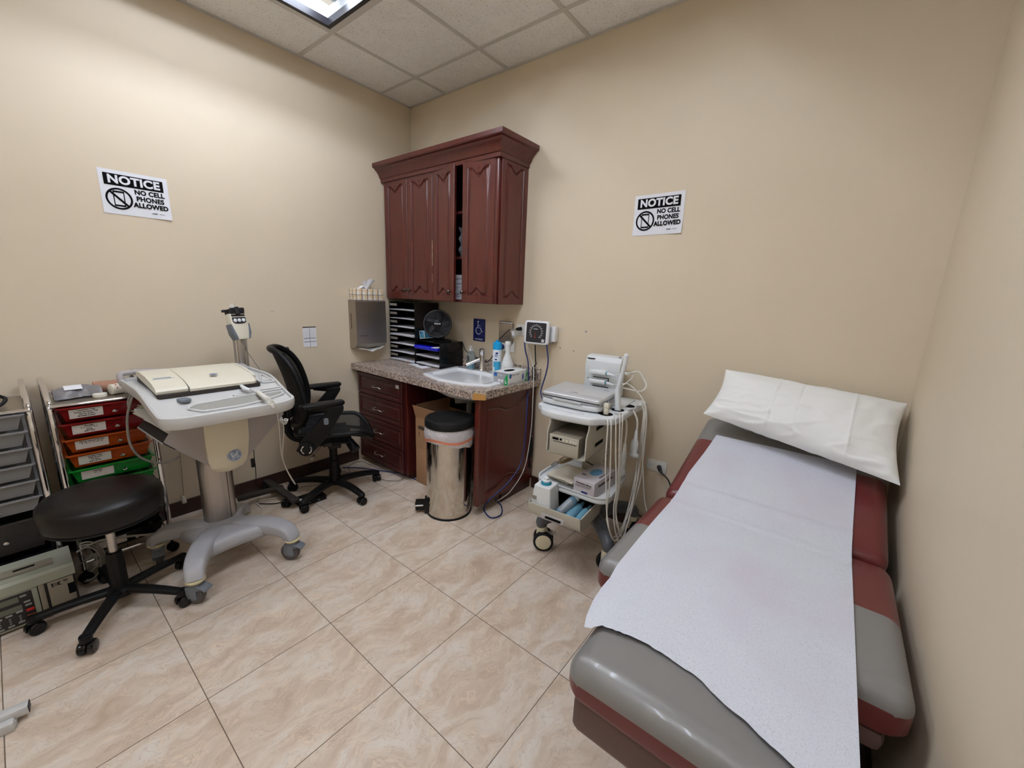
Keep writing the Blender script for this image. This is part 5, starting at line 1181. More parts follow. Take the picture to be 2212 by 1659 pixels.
# subdivide long edges so the tray can follow the curve
def densify(P, m=.03):
    o = []
    for i in range(len(P)):
        a, c = P[i], P[(i+1) % len(P)]; n = max(1, int((c-a).length/m))
        for k in range(n): o.append(a+(c-a)*k/n)
    return o
tray = densify(tray)
b = MB(); b.rings([tring(.90, -.05), tring(.975, -.05), tring(.995, -.035), tring(1, -.012), tring(.995, 0), tring(.98, .003), tring(.96, 0), tring(.955, -.012)], False)
# closed underside and inner deck
def deck(mb, q, dz, x0=TXA, n=24):
    xs = [min(p.x for p in tring(q, dz))+.002 + (max(p.x for p in tring(q, dz))-min(p.x for p in tring(q, dz))-.004)*k/n for k in range(n+1)]
    def yl(x, lo):
        P = tring(q, dz); ys = []
        for i in range(len(P)):
            a, c = P[i], P[(i+1) % len(P)]
            if (a.x-x)*(c.x-x) <= 0 and abs(a.x-c.x) > 1e-9: ys.append(a.y+(c.y-a.y)*(x-a.x)/(c.x-a.x))
        return (min(ys) if lo else max(ys)) if ys else cy_
    Y = [(yl(x, True), yl(x, False)) for x in xs]
    mb.grid(lambda u, v: (xs[round(u*n)], Y[round(u*n)][0]+(Y[round(u*n)][1]-Y[round(u*n)][0])*v, tz(xs[round(u*n)])+dz), n, 12)
deck(b, .955, -.0125); deck(b, .90, -.0505)
part('tray', b, 'tray_grey', ec, True)
def surf(x, y, dz=0): return Vector((x, y, tz(x)-.0125+dz))
def patch(mb, P, h=.0015, n=10):
    """flat piece following the tray deck; P = outline in x, y"""
    q = [surf(x, y, h) for x, y in P]; q0 = [surf(x, y, -.001) for x, y in P]; m = len(P)
    mb.raw(q+q0, [list(range(m))] + [[i, (i+1) % m, m+(i+1) % m, m+i] for i in range(m)])
def tray_at(u, v):
    z = .91
    for _ in range(6): p = at(u, v, 2, z); z = tz(p.x)-.0125
    return (p.x, p.y)
for P in (((405, 887), (423, 880), (459, 874), (513, 864), (560, 857), (571, 867), (513, 880), (441, 891)), ((502, 848), (555, 841), (556, 852), (517, 858)), ((559, 840), (606, 834), (612, 840), (562, 849)), ((567, 857), (610, 850), (612, 854), (578, 864)), ((561, 811), (567, 811), (594, 821), (565, 824))):
    Q = rnd([tray_at(u, v) for u, v in P], .012, 3)
    b = MB(); patch(b, Q, .0032); w_ = part('well', b, 'tray_well_shade', ec, True)  # flat patches: darker colour stands in for the shade inside recessed wells
    b = MB(); b.tube([surf(x, y, .0045) for x, y in Q], .0058, 6, 2, closed=True); part('well_rim', b, 'tray_grey', w_, True)
q = surf(*tray_at(398, 867), .004)
b = MB(); b.prism(rnd([(-.025, -.02), (.02, -.02), (.028, .0), (.02, .022), (-.025, .018)], .008), 0, .014, .003, M=TM(*q) @ RZ(10)); part('lid_latch', b, 'caster_grey', ec, True)
b = MB(); b.tube([(.36, -2.035, .93), (.352, -2.04, .965), (.345, -2.035, .982), (.335, -2.0, .985), (.33, -1.94, .982), (.33, -1.85, .975), (.33, -1.6, .972), (.34, -1.51, .965), (.36, -1.5, .94)], .013, 10); part('rear_handle', b, 'panel_grey', ec, True)
wheels0 = [((.955, -1.985), (1, -1)), ((.955, -1.565), (1, 1)), ((.50, -2.03), (-1, -1)), ((.50, -1.64), (-1, 1))]
# column
b = MB(); n = 32; cxx, cyy = .60, -1.772
def oval(z, k=1): return [Vector((cxx+.052*k*math.cos(2*PI*j/n)*(1 if abs(math.cos(2*PI*j/n)) < .9 else 1), cyy+.075*k*math.sin(2*PI*j/n), z)) for j in range(n)]
b.rings([oval(.16), oval(.905)]); part('column', b, 'column_aluminium', ec, True)
b = MB(); b.box((cxx+.028, cyy+.034, .16), (cxx+.046, cyy+.037, .905)); part('column_seam', b, 'print_black', ec, True)
b = MB(); star = []
for k_, ((wx, wy), sg) in enumerate([wheels0[0], wheels0[1], wheels0[3], wheels0[2]]): 
    star.append((.66+(wx-.66)*.70, -1.775+(wy+1.775)*.78)); nx_ = [wheels0[1], wheels0[3], wheels0[2], wheels0[0]][k_][0]; star.append((.66+((wx+nx_[0])/2-.66)*.60, -1.775+((wy+nx_[1])/2+1.775)*.60))
b.prism([tuple(p) for p in rnd(star, .09, 6)], .125, .203, .03, 3); part('base_web', b, 'leg_grey', ec, True)
b = MB(); b.rings([oval(.165, 1.25), oval(.196, 1.2), oval(.2, 1.08)]); part('column_collar', b, 'leg_grey', ec, True)
# fascia with round badge
b = MB()
fr = [(.885, -1.862, -1.682, .86), (.875, -1.860, -1.684, .70), (.862, -1.855, -1.690, .62), (.852, -1.846, -1.697, .58), (.835, -1.825, -1.715, .548), (.82, -1.80, -1.74, .538)]
rs = []
for x, ya, yb, z in fr:
    m = 12; ring = [Vector((x+.018*math.sin(PI*k/m)-.01, ya+(yb-ya)*k/m, z)) for k in range(m+1)] + [Vector((.62, yb-.02, z)), Vector((.62, ya+.02, z))]; rs.append(ring)
b.rings(rs); part('front_fascia', b, 'cream_plastic', ec, True, label='cream front cover')
lc = at(507, 983, 0, .876); MLg = frame(lc, (0, 1, 0), (-.12, 0, 1))
b = MB(); b.M = MLg; b.lathe([(.030, -.006), (.030, .002), (.027, .003)], n=32); part('badge', b, 'badge_blue', ec, True)
b = MB(); b.M = MLg
b.tube([(.0275*math.cos(2*PI*k/24), .0275*math.sin(2*PI*k/24), .003) for k in range(24)], .0011, 5, closed=True); b.tube([(-.003, .010, .003), (-.010, .013, .003), (-.014, .004, .003), (-.010, -.008, .003), (-.003, -.004, .003), (-.002, .004, .003), (-.010, .001, .003), (-.002, -.014, .003), (-.008, -.016, .003)], .0014, 5)
b.tube([(.003, -.010, .003), (.004, .006, .003), (.010, .014, .003), (.014, .007, .003), (.005, .000, .003), (.013, -.002, .003), (.013, -.012, .003), (.005, -.012, .003)], .0014, 5)
for k in range(4): a = 2*PI*k/4+.6; b.tube([(.019*math.cos(a+t_), .019*math.sin(a+t_), .003) for t_ in (0, .25, .5)]+[(.023*math.cos(a+.5), .023*math.sin(a+.5), .003)], .001, 5)
part('badge_monogram', b, 'white_plastic', ec, True)
# side file pockets (wings)
def wing(sgn):
    yA = -1.853 if sgn < 0 else -1.690
    tip = Vector((.66, -1.972, .692)) if sgn < 0 else Vector((.70, -1.455, .735))
    top = Vector((.855, yA, .85)); bot = Vector((.82, -1.828 if sgn < 0 else -1.70, .572))
    P = [top]
    if sgn < 0: P += [Vector((.80, -1.91, .825)), Vector((.73, -1.95, .765)), tip, bot]
    else: P += [Vector((.80, -1.50, .84)), tip, Vector((.76, -1.575, .655)), bot]
    nn = (tip-top).cross(bot-top).normalized()*.004
    return P, nn
for sgn, nm in ((-1, 'left'), (1, 'right')):
    P, nn = wing(sgn); m = len(P); b = MB(); b.raw([p+nn for p in P]+[p-nn for p in P], [list(range(m)), list(range(m, 2*m))]+[[i, (i+1) % m, m+(i+1) % m, m+i] for i in range(m)])
    w_ = part('side_pocket', b, 'panel_grey', ec, True)
    b = MB(); tip = P[3] if sgn < 0 else P[2]
    c0 = P[0]*.30+tip*.40+P[-1]*.30; nz = (nn if nn.x > 0 else -nn).normalized(); M = frame(c0+nz*.0052, Vector((0, 0, 1)).cross(nz), (0, 0, 1)); b.text('HC', .036, M, .0); part('pen_marks', b, 'label_dark', w_, True)
# left pocket trough that holds the papers
b = MB(); w = Vector((0, 0, .003)); D4 = [at(298, 922, 0, .50), at(311, 909, 0, .46), at(371, 938, 0, .64), at(353, 959, 0, .675)]
for quad in (D4, [D4[0], D4[3], D4[3]+Vector((.10, .12, -.10)), D4[0]+Vector((.03, .15, -.03))]):
    m = len(quad); b.raw([p+w for p in quad]+[p-w for p in quad], [list(range(m)), list(range(m, 2*m))]+[[i, (i+1) % m, m+(i+1) % m, m+i] for i in range(m)])
part('pocket_floor', b, 'stand_brown', ec, True)
b = MB(); b.cyl(D4[0]-w, D4[3]-w, .004, n=8); part('pocket_lip', b, 'panel_grey', ec, True)
# base legs, rings, casters
wheels = [((.955, -1.985), (1, -1)), ((.955, -1.565), (1, 1)), ((.50, -2.03), (-1, -1)), ((.50, -1.64), (-1, 1))]
for k, ((wx, wy), sg) in enumerate(wheels):
    hx, hy = .64, -1.775
    mid = [(hx, hy, .155), (hx+(wx-hx)*.28, hy+(wy-hy)*.36, .172), (hx+(wx-hx)*(.60 if sg[0] > 0 else .6), hy+(wy-hy)*(.70 if sg[0] > 0 else .6), .180), (hx+(wx-hx)*.90, hy+(wy-hy)*.94, .168), (wx, wy, .128)]
    P = catmull(mid, 8); b = MB(); rs = []
    for i, p in enumerate(P):
        t_ = (P[min(i+1, len(P)-1)]-P[max(i-1, 0)]); t2 = Vector((t_.x, t_.y, 0)).normalized(); sd = Vector((-t2.y, t2.x, 0)); f = i/(len(P)-1); wv = .060-.024*f; hv = .040-.010*f; up = Vector((0, 0, 1)) if i < len(P)-8 else (Vector((0, 0, 1))*(1-(i-len(P)+8)/8)+t2*((i-len(P)+8)/8)).normalized()
        rs.append([p+sd*wv*math.copysign(abs(math.cos(a))**.5, math.cos(a))+up*hv*math.copysign(abs(math.sin(a))**.5, math.sin(a)) for a in [2*PI*j/20 for j in range(20)]])
    b.rings(rs); part('leg', b, 'leg_grey', ec, True, sharp=50)
    b = MB(); b.tube([(wx+.034*math.cos(2*PI*j/20), wy+.034*math.sin(2*PI*j/20), .123) for j in range(20)], .006, 8, 2, closed=True); b.cyl((wx, wy, .112), (wx, wy, .128), .032, n=20); part('bumper_ring', b, 'yellowed_ring', ec, True)
    an = [35, 35, -10, -10][k]
    M = TM(wx, wy, 0) @ RZ(an)
    b = MB(); b.M = M; b.box((-.030, -.024, .072), (.028, .024, .112), .010, 3); b.box((-.035, -.026, .035), (.015, -.016, .095), .006); b.box((-.035, .016, .035), (.015, .026, .095), .006); cs = part('caster_fork', b, 'caster_grey', ec, True)
    b = MB(); b.M = M; b.box((.0, -.024, -.005), (.034, .024, .006), .004, M=TM(.022, 0, .094) @ RY(20)); b.box((.028, -.024, -.006), (.042, .024, .004), .004, M=TM(.022, 0, .094) @ RY(20)); part('brake_pedal', b, 'caster_grey', cs, True)
    b = MB(); b.M = M; b.lathe([(.038, -.014), (.046, -.013), (.0485, -.006), (.0485, .006), (.046, .013), (.038, .014)], (-.012, 0, .0487), 32, (0, 1, 0)); wl = part('wheel', b, 'rubber_grey', ec, True)
    b = MB(); b.M = M; b.lathe([(.030, -.0155), (.032, -.012), (.032, .012), (.030, .0155)], (-.012, 0, .0487), 24, (0, 1, 0)); part('wheel_hub', b, 'caster_grey', wl, True)

# ECG machine on the tray
em = thing('ecg_machine', 'cream ECG machine with closed lid resting on the trolley tray', 'ECG machine', (.55, -1.775, .948))
def em_ring(x0, x1, y0, y1, za, zb_):
    P = densify(rnd([(x0, y0), (x1, y0), (x1, y1), (x0, y1)], .012), .04)
    return [Vector((p.x, p.y, za+(zb_-za)*(p.x-x0)/(x1-x0))) for p in P]
b = MB(); P = densify(rnd([(.37, -1.985), (.765, -1.985), (.765, -1.572), (.37, -1.572)], .015), .04)
b.rings([[Vector((p.x, p.y, .9465 if p.x < .6 else tz(p.x)-.0105)) for p in P], [Vector((p.x, p.y, .972-(p.x-.37)*.075)) for p in P]]); part('base', b, 'stand_brown', em, True)
def hull(x0, x1, y0, y1, side=0):
    P = [(x0, .982), (x0+.05, 1.0), (x0+.2, .996), (x1-.07, .982), (x1-.005, .968), (x1, .958), (x1-.004, .946), (x0, .966)]
    return P
b = MB(); P = [(.372, .974), (.376, .995), (.44, 1.001), (.56, .998), (.68, .984), (.742, .966), (.75, .955), (.748, .943)]
b.rings([[Vector((x, y, z)) for x, z in P] for y in (-1.985, -1.980, -1.875, -1.870)]); part('control_cover', b, 'off_white_plastic', em, True, sharp=30)
P = [(.372, .974), (.376, .994), (.44, .999), (.56, .996), (.68, .982), (.752, .964), (.765, .955), (.762, .942)]
b = MB(); b.rings([[Vector((x, y, z)) for x, z in P] for y in (-1.866, -1.860, -1.60)]+[[Vector((x-.012 if i > 4 else x, -1.588, z-.002)) for i, (x, z) in enumerate(P)]]); part('lid', b, 'off_white_plastic', em, True, sharp=30)
P2 = [(.372, .974), (.376, .994), (.44, .998), (.56, .995), (.66, .982), (.70, .974), (.70, .94)]
b = MB(); b.rings([[Vector((x, y, z)) for x, z in P2] for y in (-1.586, -1.572)]); part('end_cap', b, 'off_white_plastic', em, True, sharp=30)
q = at(461, 808, 2, .9945); b = MB(); b.lathe([(.016, -.002), (.016, .0012)], q, 20); part('badge', b, 'badge_blue', em, True)
b = MB(); b.box((.60, -1.965, .991), (.62, -1.90, .9925), M=Matrix.Identity(4)); b.box((.625, -1.97, .9885), (.634, -1.89, .9900)); part('panel_marks', b, 'badge_blue', em, True)

# acquisition module on its pole
pm = thing('lead_module', 'grey and white ECG lead module with three round buttons on a pole', 'medical module', (.33, -1.50, .90))
px_, py_ = .33, -1.507
b = MB(); b.box((px_-.014, py_-.016, .90), (px_+.014, py_+.016, 1.14), .003); b.box((px_-.02, py_-.032, .90), (px_-.008, py_-.022, 1.14)); b.box((px_-.018, py_+.024, .90), (px_-.002, py_+.036, 1.14)); part('pole', b, 'satin_nickel', pm, True)
HB, HT = at(519, 733, 0, px_+.02), at(513, 668, 0, px_-.03)
MHd = frame((HB+HT)/2, (-.32, .95, 0), HT-HB); Lh = (HT-HB).length
b = MB(); b.M = MHd
b.prism(rnd([(-.034, -Lh*.5), (.034, -Lh*.5), (.046, -Lh*.40), (.050, Lh*.1), (.044, Lh*.36), (-.044, Lh*.36), (-.050, Lh*.1), (-.046, -Lh*.40)], .008), -.03, .012, .005); part('case', b, 'device_grey' if False else 'off_white_plastic', pm, True)
b = MB(); b.M = MHd; b.prism(rnd([(-.042, Lh*.33), (.042, Lh*.33), (.042, Lh*.5), (-.042, Lh*.5)], .004), -.034, .016, .003); b.box((-.062, Lh*.42, -.03), (-.04, Lh*.5, -.01), .004); b.prism(rnd([(-.014, Lh*.3), (.014, Lh*.3), (.012, Lh*.56), (-.012, Lh*.56)], .01), .0, .022, .003)
for k in range(5):
    for sx in (-1, 1): b.box((sx*(.018+.005*k)-.0015, Lh*.4, .014), (sx*(.018+.005*k)+.0015, Lh*.52, .022))
part('lead_block', b, 'charcoal', pm, True, label='dark lead connector block')
b = MB(); b.M = MHd
for sx in (-1, 1): b.prism(rnd([(sx*.040, -Lh*.5), (sx*.030, -Lh*.47), (sx*.050, -Lh*.02), (sx*.056, Lh*.02), (sx*.054, -Lh*.3)], .004), -.032, .014, .002)
part('side_grips', b, 'caster_grey', pm, True, label='dark grey side grips')
b = MB(); b.M = MHd; b.prism(rnd([(-.040, Lh*.07), (-.030, Lh*.02), (.0, -Lh*.0), (.030, Lh*.02), (.040, Lh*.07), (.040, Lh*.22), (-.040, Lh*.22)], [.004, .01, .02, .01, .004, .004, .004]), .011, .0135); b.box((-.040, Lh*.25, .011), (.040, Lh*.31, .0135)); part('key_panel', b, 'charcoal', pm, True)
for k in (-1, 0, 1):
    b = MB(); b.M = MHd; b.lathe([(.0105, .013), (.0105, .0155), (.008, .017)], (k*.025, Lh*.12, 0), 18); part('button', b, 'white_plastic', pm, True)
b = MB(); b.M = MHd
for k in range(4): b.tube([(-.03+.006*k, Lh*.46, .015), (-.022+.007*k, Lh*.62+.004*k, .0), (-.005+.009*k, Lh*.6, -.01), (.012+.008*k, Lh*.46, .012)], .0016, 6)
part('lead_wires', b, 'cable_white', pm, True)
b = MB(); b.cyl(HB+Vector((0, .012, -.002)), at(532, 757, 0, px_), .008, .004, 10); b.tube([at(532, 757, 0, px_), at(545, 775, 0, px_), at(562, 800, 0, px_), at(566, 808, 0, px_)], .0022, 6); part('lead_cable', b, 'cable_grey', pm, True)

# coiled handset cord at the right of the tray
b = MB(); P0 = [at(516, 831, 2, .935), at(528, 838, 2, .93)]; 
cc = thing('coiled_patient_cable', 'white coiled cable lying over the right end of the trolley tray and hanging down', 'cable', tuple(at(545, 838, 2, .93)))
b.cyl(at(518, 831, 2, .94), at(529, 840, 2, .935), .006, .011, 12); b.cyl(at(529, 840, 2, .935), at(540, 843, 2, .93), .011, .008, 12); part('plug', b, 'white_plastic', cc, True)
b = MB(); b.tube([at(540, 842, 2, .93), at(550, 845, 2, .92), at(560, 849, 2, .915)], .003, 8); b.tube([at(557, 847, 2, .915), at(570, 857, 2, .915), at(582, 865, 2, .91)], .011, 10); part('straight_cord', b, 'cable_white', cc, True)
core = catmull([at(574, 859, 2, .915), at(582, 866, 2, .912), at(592, 876, 2, .905), at(599, 887, 1, -1.448), at(604, 900, 1, -1.448), at(609, 910, 1, -1.448), at(615, 913, 1, -1.45), at(618, 906, 1, -1.452)], 10)
pts = []; turns = 30
for k in range(turns*8+1):
    f = k/(turns*8)*(len(core)-1); i = min(int(f), len(core)-2); p = core[i].lerp(core[i+1], f-i); t_ = (core[i+1]-core[i]).normalized(); u_ = t_.cross(Vector((1, 0, .2))).normalized(); v_ = t_.cross(u_); a = 2*PI*k/8; pts.append(p+(u_*math.cos(a)+v_*math.sin(a))*.0095)
b = MB(); b.tube(pts, .0026, 6, smooth=False); part('coil', b, 'cable_white', cc, True)
for i, P in enumerate((((598, 890), (602, 915), (605, 950), (608, 980), (617, 1010), (630, 1035), (637, 1045)), ((609, 905), (613, 930), (611, 960), (610, 985), (615, 1005), (627, 1028), (638, 1046)))):
    wcable([at(u, v, 0, .92-.002*i-(v-890)*.0026) for u, v in P], .003, 'cable_white', 'lead_wire', ['left of two thin white wires hanging from the trolley tray to the chair base', 'right of two thin white wires hanging from the trolley tray to the chair base'][i])
wcable([at(u, v, 0, .45) for u, v in ((300, 850), (286, 858), (279, 880), (275, 905), (277, 940), (284, 965), (300, 985), (322, 996), (345, 1000), (370, 996), (388, 985))], .0055, 'cable_grey', 'power_cable', 'grey cable looping down at the left side of the trolley in front of the drawers')
wcable([at(u, v, 0, .44) for u, v in ((296, 836), (284, 850), (276, 868), (280, 885), (292, 888))], .004, 'cable_grey', 'patient_cable', 'short grey cable loop behind the left rear corner of the trolley tray')
# papers in the left pocket
fs = thing('paper_files', 'bundle of buff folders and papers tucked in the left side pocket of the trolley', 'papers', (.6, -1.96, .74))
rr = random.Random(3)
for k in range(7):
    n0 = at(287+1.5*k+rr.uniform(-1, 1), 892-3*k, 0, .49-.012*k); n1 = at(373+3.4*k, 940-3*k+rr.uniform(-1, 1), 0, .665-.010*k); back = Vector((-.05, .13, .0-.01*k))
    b = MB(); b.grid(lambda u, v, k=k: n0.lerp(n1, u)+back*v+Vector((0, 0, .003*math.sin(5*u+k)+.002*math.sin(9*v+k))), 8, 4, .0035); part('folder', b, ['wipe_stack', 'wipe_stack', 'white_paper', 'wipe_stack', 'folder_buff', 'folder_buff', 'folder_buff'][k], fs, True, sharp=60)
# wall cord with plastic end
s = thing('blind_cord', 'thin brown cord with a white plastic end hanging on the left wall behind the trolley', 'cord', (.02, -1.81, .08)); s.name = 'hanging_cord'
b = MB(); b.tube([(.012, -1.785, .70), (.012, -1.79, .45), (.014, -1.805, .12)], .002, 6); part('cord', b, 'cable_tan', s, True)
b = MB(); b.lathe([(.006, .045), (.011, .03), (.013, .01), (.012, .0)], (.022, -1.808, .082), 14); part('end_weight', b, 'tape_cream', s, True)
b = MB(); b.box((-.006, -.010, -.03), (.006, .010, .03), .005, M=TM(*at(546, 1000, 0, .30))); P = [at(u, v, 0, .3) for u, v in ((546, 905), (547, 940), (549, 985), (552, 1010), (553, 1030), (552, 1045))]; P = [Vector((.42, -1.62, .90)), Vector((.40, -1.62, .84))]+P; b.tube(P, .0025, 6)
solo('clip_leads', 'small dark clip leads hanging behind the trolley column', 'leads', b, 'cable_black')
# ---------------------------------------------------------------- casters shared by chair, stool and stand
def twin_caster(mb, px, py, r, ang, w=.05):
    M = TM(px, py, r) @ RZ(ang)
    old = mb.M; mb.M = M
    for sx in (-1, 1): mb.lathe([(r*.35, w*.12), (r*.9, w*.12), (r, w*.2), (r, w*.42), (r*.85, w*.5), (r*.3, w*.52)], (0, 0, 0), 24, (sx, 0, 0))
    P = [(r*1.08*math.cos(R(a)), r*1.08*math.sin(R(a))) for a in range(-10, 200, 15)]
    mb.prism(P+[(-r*.3, 0), (r*.3, 0)], -w*.1, w*.1, M=Matrix(((0, 0, 1, 0), (1, 0, 0, 0), (0, 1, 0, 0), (0, 0, 0, 1))))
    mb.cyl((0, 0, r*.5), (0, 0, r*1.75), r*.28, n=12); mb.M = old
# stool
st = thing('rolling_stool', 'round black vinyl rolling stool on a five-leg base in front of the drawer carts', 'stool', (.727, -2.203, 0))
b = MB(); b.lathe([(.15, .440), (.176, .443), (.190, .456), (.195, .48), (.196, .515), (.192, .54), (.180, .554), (.14, .562), (.08, .565), (.001, .566)], n=64); part('seat', b, 'black_vinyl', st, sharp=60)
b = MB(); b.lathe([(.188, .4500), (.1915, .456), (.1925, .452), (.189, .447)], n=64, cap=False); b.lathe([(.06, .43), (.06, .442), (.001, .442)], n=24); part('seat_base', b, 'black_plastic', st)
b = MB(); b.cyl((0, 0, .26), (0, 0, .45), .0155, n=20); part('gas_lift', b, 'satin_nickel', st)
b = MB(); b.lathe([(.030, .075), (.030, .22), (.026, .272), (.016, .275)], n=24); part('column_cover', b, 'black_plastic', st)
b = MB(); b.lathe([(.03, .058), (.05, .066), (.05, .095), (.03, .108)], n=24); part('base_hub', b, 'black_plastic', st)
for k in range(5):
    a = -103+72*k; M = RZ(a); b = MB(); b.M = M
    pts = [(.03, 0, .088), (.12, 0, .085), (.20, 0, .078), (.262, 0, .070)]; P = catmull(pts, 4)
    b.rings([[p+Vector((0, (.024-.006*i/len(P))*math.cos(2*PI*j/16), (.018-.004*i/len(P))*math.sin(2*PI*j/16))) for j in range(16)] for i, p in enumerate(P)]); b.cyl((.262, 0, .052), (.262, 0, .082), .020, n=16, bev=.004); part('leg', b, 'black_plastic', st)
    b = MB(); b.M = None; p = M @ Vector((.262, 0, 0)); twin_caster(b, p.x, p.y, .027, [20, 60, 10, 40, 0][k], .05); part('caster', b, 'black_gloss', st)

# office chair
oc = thing('office_chair', 'black mesh swivel office chair with adjustable arms, at the counter', 'office chair', (.405, -1.03, 0), -27)
b = MB(); b.lathe([(.032, .06), (.05, .07), (.05, .10), (.034, .125), (.034, .24), (.030, .245), (.030, .25)], n=24); b.cyl((0, 0, .24), (0, 0, .40), .026, n=20); part('column', b, 'black_plastic', oc)
for k in range(5):
    a = 5+72*k+27; M = RZ(a); b = MB(); b.M = M
    P = catmull([(.03, 0, .088), (.12, 0, .092), (.22, 0, .086), (.30, 0, .070)], 4)
    b.rings([[p+Vector((0, (.03-.010*i/len(P))*math.copysign(abs(math.cos(2*PI*j/16))**.7, math.cos(2*PI*j/16)), (.022-.007*i/len(P))*math.copysign(abs(math.sin(2*PI*j/16))**.7, math.sin(2*PI*j/16)))) for j in range(16)] for i, p in enumerate(P)]); b.sphere((.30, 0, .068), (.024, .022, .018), 16, 8); part('leg', b, 'black_plastic', oc)
    b = MB(); p = M @ Vector((.30, 0, 0)); twin_caster(b, p.x, p.y, .026, [30, 100, 0, 60, 15][k], .055); part('caster', b, 'black_plastic', oc)
b = MB(); b.box((-.09, -.14, .40), (.09, .12, .455), .015); b.box((-.22, -.03, .405), (.22, .05, .43), .008); b.tube([(.0, -.1, .42), (0, -.22, .43), (0, -.27, .50), (0, -.275, .62)], .028, 12, flat=.6)
b.cyl((.10, .10, .41), (.16, .14, .36), .028, .034, 16, .004); part('mechanism', b, 'black_plastic', oc)
b = MB(); b.cyl((.08, -.06, .40), (.13, -.115, .345), .004, n=8); b.cyl((.13, -.115, .345), (.155, -.14, .322), .009, .011, 12, .003); part('tilt_lever', b, 'satin_nickel', oc)
def seat_pt(x, y): # x lateral -1..1, y -1..1
    yy = .02+.24*y; f = max(0, (y-.55)/.45); z = .492-.075*f**2 + .018*abs(x)**3 - .010*(1-abs(x)**2)*(1-y*y)
    return Vector((.25*x*(1-.10*max(0, -y)**2-.06*max(0, y)**4), yy+.0*f, z))
b = MB(); b.grid(lambda u, v: seat_pt((2*u-1)*.95, (2*v-1)*.95)+Vector((0, 0, .004)), 20, 20); part('seat_mesh', b, 'mesh_seat', oc)
loop_ = []
for k in range(48):
    a = 2*PI*k/48; x = math.copysign(abs(math.cos(a))**.55, math.cos(a)); y = math.copysign(abs(math.sin(a))**.55, math.sin(a)); loop_.append(seat_pt(x, y))
b = MB(); b.tube(loop_, .015, 10, 2, closed=True, flat=1.0)
b.tube([seat_pt(-.35, -.95)-Vector((0, 0, .02)), seat_pt(-.35, 0)-Vector((0, 0, .02)), seat_pt(-.35, .95)-Vector((0, 0, .01))], .012, 8); b.tube([seat_pt(.35, -.95)-Vector((0, 0, .02)), seat_pt(.35, 0)-Vector((0, 0, .02)), seat_pt(.35, .95)-Vector((0, 0, .01))], .012, 8)
b.box((-.24, -.06, .43), (.24, .0, .458), .008); b.box((-.22, -.20, .432), (.22, .10, .446), .006); part('seat_frame', b, 'black_plastic', oc)
def back_pt(x, t_):   # t 0..1 up
    w = .225-.055*t_**1.5 if t_ > .15 else .20+.167*t_
    y = -.185-.02*math.sin(PI*t_*.5)-.075*t_**1.6 ; z = .545+.50*t_
    return Vector((w*x, y+.10*x*x-.05+.018*math.sin(PI*t_), z))
b = MB(); b.grid(lambda u, v: back_pt((2*u-1)*.93, .03+.94*v), 16, 22); part('back_mesh', b, 'mesh_back', oc)
b = MB(); lp_ = []
for k in range(48):
    a = 2*PI*k/48; x = math.copysign(abs(math.cos(a))**.5, math.cos(a)); t_ = .5+.5*math.copysign(abs(math.sin(a))**.6, math.sin(a)); lp_.append(back_pt(x, t_))
b.tube(lp_, .019, 10, 2, closed=True); b.tube([back_pt(0, .0)+Vector((0, -.03, -.02)), back_pt(0, .15)+Vector((0, -.035, 0)), back_pt(0, .3)+Vector((0, -.02, 0))], .018, 8)
b.box((-.14, -.255, .61), (.14, -.225, .68), .014); part('back_frame', b, 'black_plastic', oc)
for sx in (-1, 1):
    b = MB(); M = Matrix(((0, 0, 1, 0), (1, 0, 0, 0), (0, 1, 0, 0), (0, 0, 0, 1)))
    # arm upright: slanted plate in the YZ plane
    b.prism(rnd([(-.21, .44), (-.12, .42), (-.04, .50), (.075, .685), (.075, .712), (-.11, .712), (-.11, .695), (-.02, .68), (-.17, .51)], .012), sx*.275-.016, sx*.275+.016, .005, M=M)
    b.cyl((sx*.285, -.15, .455), (sx*.310, -.15, .455), .045, n=24, bev=.005); b.box((min(sx*.20, sx*.28), -.17, .43), (max(sx*.20, sx*.28), -.11, .455), .006); arm = part('arm_support', b, 'black_plastic', oc)
    k = MB(); k.prism(rnd([(-.014, -.022), (.014, -.022), (.014, .022), (-.014, .022)], .013), 0, .004, .001, M=frame((sx*.2925, -.03, .62), (0, sx, 0), (0, 0, 1))); part('height_button', k, 'caster_grey', arm)
    if sx > 0:
        k = MB(); k.tube([(.312, -.15+.028*math.cos(a), .455+.028*math.sin(a)) for a in [R(q) for q in range(120, 250, 20)]], .004, 6); k.tube([(.312, -.15+.028*math.cos(a), .455+.028*math.sin(a)) for a in [R(q) for q in range(-60, 60, 20)]], .004, 6); part('chrome_arc', k, 'chrome', arm)
    b = MB(); b.prism(rnd([(-.036, -.13), (.036, -.13), (.042, .0), (.034, .13), (-.034, .13), (-.042, .0)], .025), 0, .026, .009, 3, M=TM(sx*.275, -.045, .712) @ RZ(17)); part('arm_pad', b, 'black_plastic', oc)

